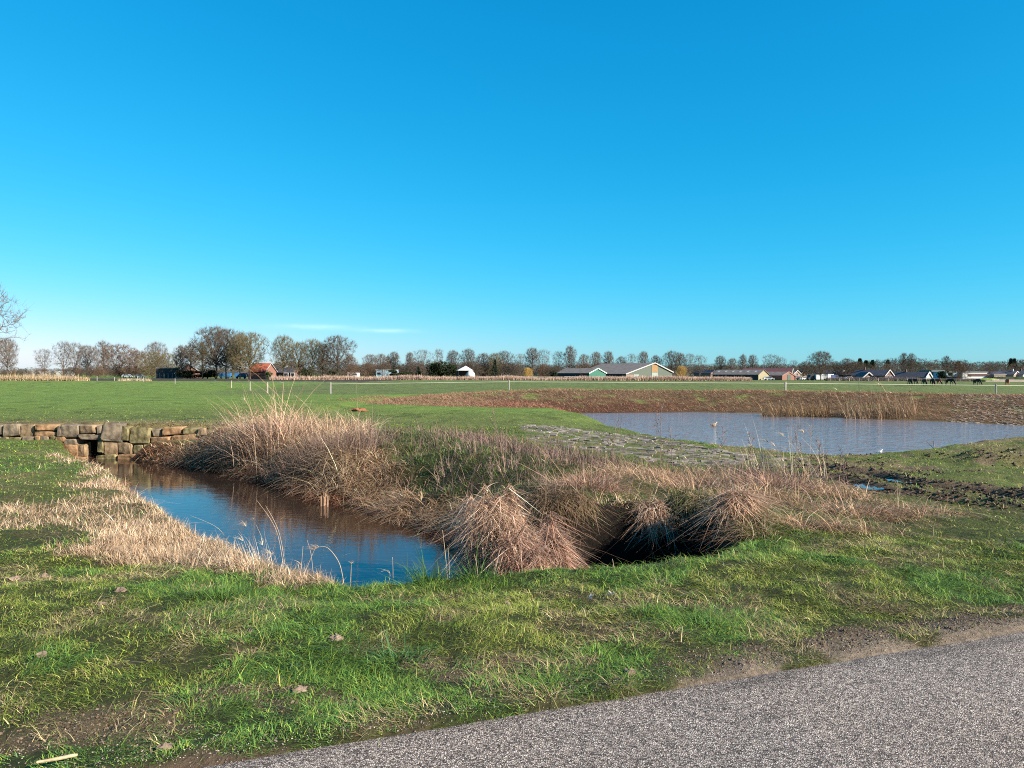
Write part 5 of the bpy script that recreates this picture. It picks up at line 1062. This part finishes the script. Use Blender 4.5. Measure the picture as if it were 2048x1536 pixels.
# right-hand farm
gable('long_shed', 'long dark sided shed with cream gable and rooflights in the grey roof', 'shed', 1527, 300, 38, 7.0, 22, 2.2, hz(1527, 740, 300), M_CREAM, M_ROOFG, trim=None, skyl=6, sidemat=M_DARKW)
gable('brick_shed', 'red brick shed with a large dark green door', 'shed', 1577, 300, 30, 7.4, 15, 1.8, hz(1577, 744, 300), M_REDB, M_ROOFG, trim=M_PINKB, over=.15, doors=((.2, 1.9, .02, 2.2, M_DGREEN, 'door'),))
MB_ = MB(); o = empty('brick_lean_to', ((1594 - 1024) / FPX * 302, 302, GZ), .5, 'small brick lean to at the right of the red brick shed', 'shed'); MB().box((0, 1.5, .8), (1.8, 3, 1.6)).build('wall', M_REDB, o); MB().box((0, 1.5, 1.68), (2.1, 3.4, .12)).build('roof', M_ROOFG, o)
gable('far_barn', 'dark red low roof line behind the cream gabled shed', 'barn', 1585, 345, 62, 9, 22, 2.4, hz(1530, 737, 345), M_BRICKD, mat('dark_red_roof', (.085, .035, .04), .8, .15, 1), trim=M_TRIM, over=.2)
# houses: (name, label, px gable, d, ang, width m, length, eave px, ridge py, wall, roof)
for lab, px, d, ang, w, L, ev, ry, wm, rm, kw in (
    ('small pinkish gabled house right of the big barn', 1429, 420, 35, 6.5, 12, 3.0, 741, M_PINKB, M_SLATE, dict(trim=M_PINKB, wins=((0, 2.2, 1.2, 1.3),))),
    ('pale gabled house behind the left end of the long shed', 1455, 400, 40, 5.5, 7, 3.6, 742, M_CREAM, M_SLATE, dict(trim=M_TRIM, trim_w=.2)),
    ('left one of the two pointed pale gables behind the brick shed', 1594, 400, 35, 6.0, 9, 2.8, 741, M_PINKB, M_SLATE, dict(wins=((0, 2.4, 1.0, 1.2),), chim=.5)),
    ('right one of the two pointed pale gables behind the brick shed', 1607, 405, 35, 5.2, 8, 2.6, 742, M_CREAM, M_SLATE, dict(trim=M_PINKB)),
    ('dark roofed house with one white verge board behind the round tree', 1686, 380, 52, 7.5, 12, 3.0, 740, M_GREYW, M_SLATE, dict(wins=((.6, 2.0, 1.0, 1.2),))),
    ('bungalow with a big white trimmed gable and long dark roof', 1778, 290, 36, 6.4, 13, 2.0, 740, M_BRICKD, M_SLATE, dict(sidewin=4, chim=.75, wins=((-.8, 1.3, 1.2, 1.0), (1.4, 1.3, 1.2, 1.0)))),
    ('house with a grey weatherboard gable and broad white verge boards', 1857, 285, 38, 5.0, 14, 1.5, 744.5, M_GREYW, M_SLATE, dict(trim_w=.55, sidewin=3, chim=.6)),
    ('dark house at the left of the white trimmed bungalow', 1708, 330, 45, 6.5, 10, 2.2, 744, M_BRICKD, M_SLATE, dict(trim=M_TRIM, trim_w=.2, chim=.15)),
    ('first dark roofed terrace house right of the forked tree', 2006, 330, 60, 8, 14, 2.8, 743, M_PINKB, M_SLATE, dict(sidewin=3, chim=.1)),
    ('second terrace house with pale gable near the picture edge', 2033, 325, 35, 6.0, 10, 2.6, 743, M_PINKB, M_SLATE, dict(chim=.15, wins=((-.9, 1.3, .8, 1.0), (.9, 1.3, .8, 1.0)))),
    ('last terrace house cut by the picture edge', 2052, 325, 35, 6.5, 10, 2.6, 742, M_GREYW, M_SLATE, dict(chim=.2))):
    gable('house', lab, 'house', px, d, ang, w, L, ev, hz(px, ry, d), wm, rm, **kw)
# dormer-like front gable of the bungalow stands as its own porch
gable('house_porch', 'small white trimmed front gable on the left of the bungalow', 'porch', 1737, 292, 8, 5.2, 5.0, 1.0, hz(1737, 745, 292), M_BRICKD, M_SLATE, trim_w=.4, wins=((0, 1.1, .9, .9),))
def block(name, label, cat, px0, px1, ytop, d, depth, wm, bands=(), wins=(), rim=None):
    x0, x1 = (px0 - 1024) / FPX * d, (px1 - 1024) / FPX * d; h = hz((px0 + px1) / 2, ytop, d); o = empty(name, ((x0 + x1) / 2, d, GZ), 0, label, cat)
    w = x1 - x0; MB().box((0, depth / 2, h / 2), (w, depth, h)).build('wall', wm, o); MB().box((0, depth / 2, h + .1), (w + .5, depth + .5, .2)).build('roof', rim or M_TRIM, o)
    for z0, z1, a, b, m in bands: MB().box((-w / 2 + w * (a + b) / 2, -.06, (z0 + z1) / 2 * h), (w * (b - a), .12, (z1 - z0) * h)).build('facade_band', m, o)
    for a, z, ww, wh in wins: f = MB().box((-w / 2 + a * w, -.07, z * h), (ww + .2, .1, wh + .2)).build('window', M_TRIM, o); MB().box((-w / 2 + a * w, -.14, z * h), (ww, .05, wh)).build('pane', M_DGLASS, f)
    return o
block('storage_hall', 'grey green flat clad hall behind the grey weatherboard house', 'hall', 1863, 1890, 741, 330, 10, M_GREYG, rim=mat('hall_edge', (.16, .2, .19), .6, .1, 1))
block('modern_house', 'pale blue flat roofed house with one dark window', 'house', 1892, 1925, 744.5, 320, 10, M_PBLUE, bands=((0, .42, 0, 1, M_DARKW),), wins=((.28, .72, 1.6, 1.0),))
block('modern_house', 'white flat roofed house with a long dark window band', 'house', 1925, 1974, 744.5, 318, 10, M_WHITE, bands=((.52, .82, .22, 1.0, M_BRICKD), (0, .24, .08, 1.0, M_DARKW)))
block('garden_wall_house', 'low pale fronted annex before the terrace houses', 'house', 1988, 2011, 749, 315, 6, M_PINKB, wins=((.2, .5, .7, .7), (.5, .5, .7, .7), (.8, .5, .7, .7)))
block('blue_house', 'pale blue white cornered house behind the ditch reeds', 'house', 752, 792, 740, 390, 9, M_PBLUE, bands=((0, 1, .34, .40, M_TRIM), (0, .9, .45, .48, M_TRIM), (.0, .5, .58, .97, M_GREYW)), wins=((.15, .55, 1.6, 1.0),))
# left-hand farm
gable('farmhouse', 'long low farmhouse with dark tiled roof and white framed windows under the oaks', 'house', 601, 285, 68, 9.0, 17, 2.4, hz(590, 728, 285), M_BRICKD, M_SLATE, trim=None, sidewin=0, skyl=2)
gable('red_roofed_barn', 'brick barn with a bright orange red tiled roof among the bare oaks', 'barn', 541, 276, 78, 8.0, 6.6, 2.8, hz(527, 727, 276), M_REDB, M_ORANGE, trim=M_TRIM, trim_w=.2)
for k, px in enumerate((572, 585)):
    x = (px - 1024) / FPX * 279; o = empty('farmhouse_window', (x, 279, GZ + .35), .1, ('left white framed farmhouse window bay', 'right white framed farmhouse window bay')[k], 'window bay'); MB().box((0, .25, 1.0), (1.7, .5, 1.9)).build('frame', M_TRIM, o); MB().box((0, -.02, 1.0), (1.3, .05, 1.5)).build('pane', M_DGLASS, o)
gable('brick_outhouse', 'dull red gabled outhouse behind dark hedges left of the great oak', 'shed', 377, 290, 20, 9.5, 12, 2.0, hz(377, 728, 290), mat('dull_red_brick', (.20, .105, .08), .9, .2, 2), M_ROOFG, trim=M_TRIM, trim_w=.2)
sh = block('open_shed', 'long low open shed with bright rooflights beyond the ploughed field', 'shed', 312, 354, 737, 292, 8, M_DARKW, rim=M_ROOFG)
for i in range(6): MB().box((-3.6 + i * 1.45, 1.2, hz(333, 737, 292) + .32), (.95, 2.0, .06)).build('rooflight', M_WHITE, sh)
for i in range(6): MB().box((-4 + i * 1.6, -.35, 1.0), (.16, .16, 2.0)).build('post', M_GREYW, sh)
for px0, px1, ang, lab in ((440, 462, 0, 'blue covered trailer behind the thin oak trunks'), (471, 496, 0, 'second blue covered trailer right of the first')):
    w = (px1 - px0) / FPX * 282; x = ((px0 + px1) / 2 - 1024) / FPX * 282; o = empty('farm_trailer', (x, 282, GZ), .05, lab, 'trailer'); MB().box((0, 0, 1.35), (w, 2.2, 1.5)).build('cover', M_BLUE, o); MB().box((0, 0, .55), (w * 1.02, 2.0, .12)).build('bed', M_DARKW, o)
    for s in (-.3, .3): b = MB(); b.tube([(w * s, -1.15, .42), (w * s, -.9, .42)], [.42, .42], 12); b.build('wheel', M_DARKW, o)
for k, (px, lab) in enumerate(((67, 'left one of two pale arched polytunnels beyond the ploughed field'), (109, 'right one of two pale arched polytunnels beyond the ploughed field'))):
    d = 380; x = (px - 1024) / FPX * d; o = empty('polytunnel', (x, d, GZ), .1, lab, 'polytunnel'); a = np.linspace(0, pi, 13); R = 4.1; P = [(R * math.cos(t), 2.9 * math.sin(t)) for t in a]; MB().prism(P, 0, 14).build('cover', mat('tunnel_film', (.40, .40, .36), .5, .1, .5), o, False)
    e = MB(); e.tube([(R * 1.01 * math.cos(t), -.1, 2.95 * math.sin(t)) for t in a], [.12] * 13, 5); e.build('hoop', M_TRIM, o)
# white pavilion: ridge roof and a domed tent
d = 375; x = (929 - 1024) / FPX * d; o = empty('white_canopy', (x, d, GZ), .2, 'white pointed canopy roof on dark posts in the yard', 'canopy'); e_, r_ = hz(929, 741, d), hz(929, 731.5, d)
MB().add([(-4, -3.5, e_), (4, -3.5, e_), (4, 3.5, e_), (-4, 3.5, e_), (.6, -.4, r_)], [(0, 1, 4), (1, 2, 4), (2, 3, 4), (3, 0, 4), (3, 2, 1, 0)]).build('roof', M_WHITE, o)
for sx in (-3.6, 3.6):
    for sy in (-3.1, 3.1): MB().box((sx, sy, e_ / 2), (.18, .18, e_)).build('post', M_DARKW, o)
MB().box((0, 3.3, e_ / 2), (7.4, .1, e_)).build('back_wall', M_DARKW, o)
x = (941 - 1024) / FPX * 372; o = empty('domed_tank', (x, 372, GZ), 0, 'white domed tank right of the pointed canopy', 'tank'); a = np.linspace(0, pi / 2, 7); b = MB(); b.tube([(0, 0, .2), (0, 0, 1.0), *[(0, 0, 1.0 + 2.8 * math.sin(t)) for t in a[1:]]], [1.6, 2.3, *[2.3 * max(math.cos(t), .05) for t in a[1:]]], 16); b.build('shell', M_WHITE, o, True); b = MB(); b.tube([(0, 0, 0), (0, 0, .25)], [1.5, 1.5], 12); b.build('foot', M_GREYW, o)
# ---------------------------------------------------------------- vehicles
M_TYRE = mat('tyre', (.02, .02, .02), .9, .2, 5); M_GLZ = mat('car_glass', (.03, .035, .045), .1, .1, 5, spec=.6)
def vehicle(kind, px, d, ang, paint, label):
    x = (px - 1024) / FPX * d; o = empty({'car': 'parked_car', 'van': 'parked_van', 'caravan': 'caravan'}[kind], (x, d, GZ), math.radians(ang), label, kind); m = paint
    if kind == 'car':
        pr = [(-2.1, .3), (2.1, .3), (2.15, .7), (1.3, .92), (.75, 1.42), (-1.2, 1.45), (-1.9, 1.0), (-2.12, .9)]; gl = [(1.12, .95), (.7, 1.36), (-1.12, 1.38), (-1.7, 1.0)]
    elif kind == 'van':
        pr = [(-2.4, .35), (2.4, .35), (2.45, 1.0), (1.75, 1.25), (1.35, 2.2), (-2.4, 2.25)]; gl = [(1.62, 1.28), (1.3, 2.0), (.5, 2.0), (.5, 1.28)]
    else:
        pr = [(-2.4, .5), (2.2, .5), (2.5, 1.2), (2.2, 2.4), (-2.2, 2.5), (-2.5, 1.6)]; gl = [(1.4, 1.4), (1.4, 2.0), (-.4, 2.0), (-.4, 1.4)]
    MB().prism(pr, -.85, .85).build('body', m, o); MB().prism(gl, -.87, .87).build('window', M_GLZ, o)
    for sx in ((-1.3, 1.3) if kind != 'caravan' else (0,)):
        for sy in (-.78, .78):
            b = MB(); b.tube([(sx, sy - .1, .32), (sx, sy + .1, .32)], [.32, .32], 14); w = b.build('wheel', M_TYRE, o)
    return o
P_ = lambda n, c: mat(n, c, .3, .05, 3, spec=.5)
for k, px, ang, c, lab in (('car', 1603, 30, ('grey_car_paint', (.16, .17, .18)), 'grey car parked first from the brick lean to'), ('car', 1609, 20, ('silver_car_paint', (.35, .36, .37)), 'silver car parked second from the brick lean to'), ('car', 1617, 160, ('black_car_paint', (.015, .015, .018)), 'black car parked between silver car and white vans'), ('van', 1624, 200, ('dark_van_paint', (.03, .03, .04)), 'dark van left of the white vans'),
                           ('van', 1632, 90, ('white_van_paint', (.6, .6, .59)), 'white van left of the big round tree trunk'), ('van', 1640, 80, ('white_van_paint', (.6, .6, .59)), 'white van right beside the big round tree trunk'), ('caravan', 1651, 10, ('white_caravan_shell', (.6, .6, .59)), 'white caravan just right of the big round tree trunk'), ('caravan', 1658, 40, ('cream_caravan_shell', (.62, .6, .54)), 'cream caravan behind the white one'),
                           ('van', 1667, 0, ('blue_van_paint', (.05, .09, .2)), 'blue and grey van right of the caravans'), ('car', 1698, 5, ('white_car_paint', (.6, .6, .59)), 'white car below the dark roofed house'), ('car', 1537, 0, ('white_car_paint', (.6, .6, .59)), 'white car in front of the cream gable'), ('car', 255, 0, ('white_car_paint', (.6, .6, .59)), 'white car at the foot of the olive thickets'), ('car', 280, 10, ('silver_car_paint', (.4, .4, .4)), 'pale car left of the open shed'),
                           ('caravan', 707, 5, ('white_caravan_shell', (.6, .6, .59)), 'white caravan behind the ditch reeds beside the farm row')):
    M_ = bpy.data.materials.get(c[0]) or P_(*c); vehicle(k, px, 297 if px > 300 else 310, ang, M_, lab)
# ---------------------------------------------------------------- fences
def post_px(px, d, h, r, m, parent, zb=None):
    x = (px - 1024) / FPX * d; z = gz(x, d) if zb is None else zb; b = MB(); b.tube([(x, d, z - .1), (x, d, z + h)], [r, r * .95], 6); return b.build('post', m, parent), (x, d, z)
f = empty('pasture_fence', (0, 0, 0), 0, 'electric tape fence on thin posts across the pasture', 'fence')
pts = []
for px, d, h, w, dark in ((350, 140, 1.0, .07, 0), (463, 102, 1.0, .06, 1), (500, 87, 1.05, .07, 0), (535, 76, 1.1, .075, 1), (661, 73, 1.1, .09, 0), (1018, 74, 1.05, .06, 0), (1571, 76, 1.05, .085, 1), (1992, 80, 1.15, .10, 0), (2120, 82, 1.1, .08, 0)):
    _, p = post_px(px, d, h, w, M_WOOD if dark else M_GALV, f); pts.append((p[0], p[1], p[2] + h * .86))
b = MB()
for a, c in zip(pts[3:], pts[4:]): b.beam(a, c, .02, .035)
b.build('tape', M_TAPE, f); b = MB()
for a, c in zip(pts[:3], pts[1:4]): b.beam(a, c, .012, .02)
b.build('wire', M_TAPE, f)
for px, d, h, lab in ((194, 190, 1.15, 'leftmost pale post on the ploughed field edge'), (229, 190, .9, 'short pale post on the ploughed field edge'), (275, 185, 1.25, 'tall pale post on the ploughed field edge'), (287, 175, .9, 'pale post nearest the pasture corner')):
    x = (px - 1024) / FPX * d; o = empty('field_post', (x, d, gz(x, d)), 0, lab, 'post'); b = MB(); b.tube([(0, 0, -.1), (0, 0, h)], [.10, .09], 6); b.build('stake', M_GALV, o); MB().box((0, 0, h + .03), (.2, .2, .06)).build('cap', M_TRIM, o)
for px, py, d, lab in ((208, 758, 172, 'white plastic sheet flapping by the leftmost pale post'), (427, 762, 112, 'white plastic scrap on the fence wire left of the gate posts'), (470, 767, 100, 'white plastic ribbon on the gate post'), (558, 764, 82, 'white plastic strip hanging from the fence tape')):
    x, y, z = at_d(px, py, d); B = BladeSet(); n = 5; B.add(np.zeros((n, 3)), np.full(n, .4 * d / 100), np.full(n, .10), rng.normal(1.4, .4, n), rng.uniform(.9, 1.5, n), np.full(n, .5), np.tile([(.7, .7, .68)], (n, 1)), seg=3); o = B.build('plastic_scrap', M_DRY); o.location = (x, y, z); tag(o, lab, 'plastic scrap')
def rails(label, px0, d0, px1, d1, n, m, nr=2, h=1.25):
    o = empty('paddock_fence', (0, 0, 0), 0, label, 'fence'); P = []
    for i in range(n):
        t = i / (n - 1); d = d0 + (d1 - d0) * t; px = px0 + (px1 - px0) * t; x = (px - 1024) / FPX * d; P.append((x, d)); MB().box((x, d, GZ + h / 2), (.14, .14, h)).build('post', M_WOOD if n % 2 else M_DARKW, o)
    for k in range(nr):
        b = MB(); z = GZ + h * (.95 - .4 * k); b.beam((*P[0], z), (*P[-1], z), .05, .13); b.build('rail', m, o)
rails('weathered paddock rail fence from the canopy to the green barn', 958, 268, 1128, 262, 13, M_WOOD)
rails('pale paddock rail fence in front of the green barn', 1128, 262, 1252, 262, 9, mat('pale_rail', (.55, .5, .46), .8, .1, 3))
rails('paddock rail fence right of the big barn', 1352, 264, 1500, 268, 11, M_WOOD)
rails('low dark fence behind the horses right of the vehicles', 1660, 262, 1815, 258, 9, M_DARKW, 1, 1.0)
o = empty('garden_hedge', ((1745 - 1024) / FPX * 275, 275, GZ), 0, 'low bare brownish hedge in front of the bungalow', 'hedge'); B = BladeSet(); n = 5000; B.add(np.stack([rng.uniform(-17, 17, n), rng.normal(0, .5, n), np.zeros(n)], 1), rng.uniform(.6, 1.7, n), np.full(n, .09), rng.random(n) * 6.28, np.abs(rng.normal(0, .4, n)), np.zeros(n), np.array([(.20, .155, .14), (.25, .19, .17), (.15, .12, .11)])[rng.integers(0, 3, n)]); B.build('twigs', M_DRY, o)
o = empty('garden_hedge', ((1905 - 1024) / FPX * 270, 270, GZ), 0, 'low bare brownish hedge behind the grazing horses', 'hedge'); B = BladeSet(); n = 5200; B.add(np.stack([rng.uniform(-13, 22, n), rng.normal(0, .5, n), np.zeros(n)], 1), rng.uniform(.4, 1.3, n), np.full(n, .09), rng.random(n) * 6.28, np.abs(rng.normal(0, .4, n)), np.zeros(n), np.array([(.20, .155, .14), (.25, .19, .17), (.15, .14, .09)])[rng.integers(0, 3, n)]); B.build('twigs', M_DRY, o)
o = empty('clipped_hedge', ((2030 - 1024) / FPX * 300, 300, GZ), 0, 'dark green clipped hedge before the terrace houses', 'hedge'); b = MB(); b.lump((0, 0, .7), (9, .8, .95), 4, .04, 40, 8, .35); b.build('foliage', M_IVY, o)
o = MB().lump((0, 0, 0), (4.2, 3, 1.15), 8, .05, 18, 8).build('grassy_mound', mat('mound_grass', (.13, .17, .035), .9, .3, 1)); o.location = ((1976 - 1024) / FPX * 255, 255, GZ + .1); tag(o, 'bright green grassy mound behind the grazing horses', 'mound')
o = empty('log_pile', ((2028 - 1024) / FPX * 235, 235, GZ), 0, 'long pale pile of timber at the right behind the chestnut horse', 'timber pile')
for k in range(4): MB().tube([(-9 + k, 0, .3 + .35 * (k // 2)), (8, .5 * (k % 2), .3 + .35 * (k // 2))], [.2, .17], 7).build('log', M_WOOD, o)
# reddish heap of earth in the pasture near the reeds
x, y = at_z(718, 819, -.05); o = MB().lump((0, 0, 0), (.42, .3, .13), 3, .2, 14, 6).build('molehill', mat('red_earth', (.20, .09, .045), .95, .3, 6, .6, .1)); o.location = (x, y, gz(x, y) + .03); tag(o, 'reddish molehill in the green pasture behind the weeds', 'molehill')
# ---------------------------------------------------------------- horses
def horse_mesh():
    bm = bmesh.new(); sk = bm.verts.layers.skin.verify(); V = {}
    def v(k, p, rx, rz=None): b = bm.verts.new(p); b[sk].radius = (rx, rz or rx); V[k] = b
    v('pelvis', (-.55, 0, 1.22), .29, .30); v('mid', (0, 0, 1.16), .31, .33); v('chest', (.45, 0, 1.20), .27, .33); v('neck0', (.75, 0, 1.15), .17, .25); v('neck1', (1.02, 0, .82), .12, .18); v('poll', (1.22, 0, .50), .10, .13); v('face', (1.28, 0, .28), .085, .10); v('muzzle', (1.30, 0, .09), .06, .07)
    E = [('pelvis', 'mid'), ('mid', 'chest'), ('chest', 'neck0'), ('neck0', 'neck1'), ('neck1', 'poll'), ('poll', 'face'), ('face', 'muzzle')]
    for s, n in ((-1, 'l'), (1, 'r')):
        v('hip' + n, (-.60, s * .15, .98), .17, .17); v('stifle' + n, (-.45, s * .16, .78), .11, .11); v('hock' + n, (-.70, s * .15, .50), .06, .06); v('hfet' + n, (-.66, s * .15, .14), .045, .045); v('hhoof' + n, (-.61, s * .15, .03), .055, .055)
        v('elbow' + n, (.42, s * .15, .88), .12, .12); v('knee' + n, (.46 + .12 * s, s * .14, .47), .06, .06); v('ffet' + n, (.45 + .14 * s, s * .14, .13), .042, .042); v('fhoof' + n, (.50 + .14 * s, s * .14, .03), .052, .052); v('ear' + n, (1.20, s * .07, .66), .022, .022)
        E += [('pelvis', 'hip' + n), ('hip' + n, 'stifle' + n), ('stifle' + n, 'hock' + n), ('hock' + n, 'hfet' + n), ('hfet' + n, 'hhoof' + n), ('chest', 'elbow' + n), ('elbow' + n, 'knee' + n), ('knee' + n, 'ffet' + n), ('ffet' + n, 'fhoof' + n), ('poll', 'ear' + n)]
    for a, b in E: bm.edges.new((V[a], V[b]))
    V['pelvis'][sk].use_root = True
    me = bpy.data.meshes.new('horse_skeleton'); bm.to_mesh(me); bm.free(); o = link_mesh('horse_skeleton', me); o.modifiers.new('skin', 'SKIN'); o.modifiers.new('sub', 'SUBSURF').levels = 1
    dg = bpy.context.evaluated_depsgraph_get(); dg.update(); m2 = bpy.data.meshes.new_from_object(o.evaluated_get(dg)); bpy.data.objects.remove(o); m2.name = 'body'
    for p in m2.polygons: p.use_smooth = True
    return m2
HM = horse_mesh()
M_HAIR = mat('dark_horse_hair', (.012, .010, .009), .7, .2, 5)
tm = MB(); tm.tube([(-.82, 0, 1.32), (-.92, 0, 1.15), (-.93, 0, .85), (-.90, 0, .5)], [.04, .07, .08, .02], 6); mm = MB(); mm.tube([(.55, 0, 1.52), (.80, 0, 1.33), (1.06, 0, 1.0), (1.22, 0, .68)], [.02, .05, .05, .02], 5)
TM = np_mesh('tail', np.concatenate(tm.V), [np.array(f) for f in tm.F.values()], M_HAIR); MM = np_mesh('mane', np.concatenate(mm.V), [np.array(f) for f in mm.F.values()], M_HAIR)
COATS = {'black': mat('black_coat', (.012, .010, .010), .6, .2, 3), 'bay': mat('dark_bay_coat', (.035, .018, .010), .6, .25, 3), 'brown': mat('brown_coat', (.16, .065, .035), .6, .25, 3), 'chestnut': mat('chestnut_coat', (.26, .075, .03), .6, .25, 3)}
_hm = {}
for px, d, ang, coat, s, lab in ((1820, 148, 262, 'black', 1.0, 'black horse grazing leftmost with its head down towards us'), (1828, 153, 278, 'bay', 1.0, 'dark bay horse half behind the leftmost black one'), (1848, 150, 265, 'black', .95, 'black horse grazing alone seen end on'), (1865, 149, 262, 'black', 1.0, 'black horse overlapping the brown horse'),
                                (1873, 150, 290, 'brown', 1.0, 'brown horse grazing beside the overlapping black one'), (1899, 148, 292, 'black', 1.05, 'black horse facing right with its head down'), (1954, 150, 280, 'black', 1.0, 'black horse alone between the mound and the dark group'), (2015, 152, 250, 'chestnut', 1.0, 'chestnut red horse grazing at the far right')):
    x = (px - 1024) / FPX * d; o = empty('horse', (x, d, GZ), math.radians(ang), lab, 'horse', 'horses grazing in the pasture'); o.scale = (s, s, s)
    if coat not in _hm: c = HM.copy(); c.materials.clear(); c.materials.append(COATS[coat]); _hm[coat] = c
    link_mesh('body', _hm[coat], o); link_mesh('tail', TM, o); link_mesh('mane', MM, o)
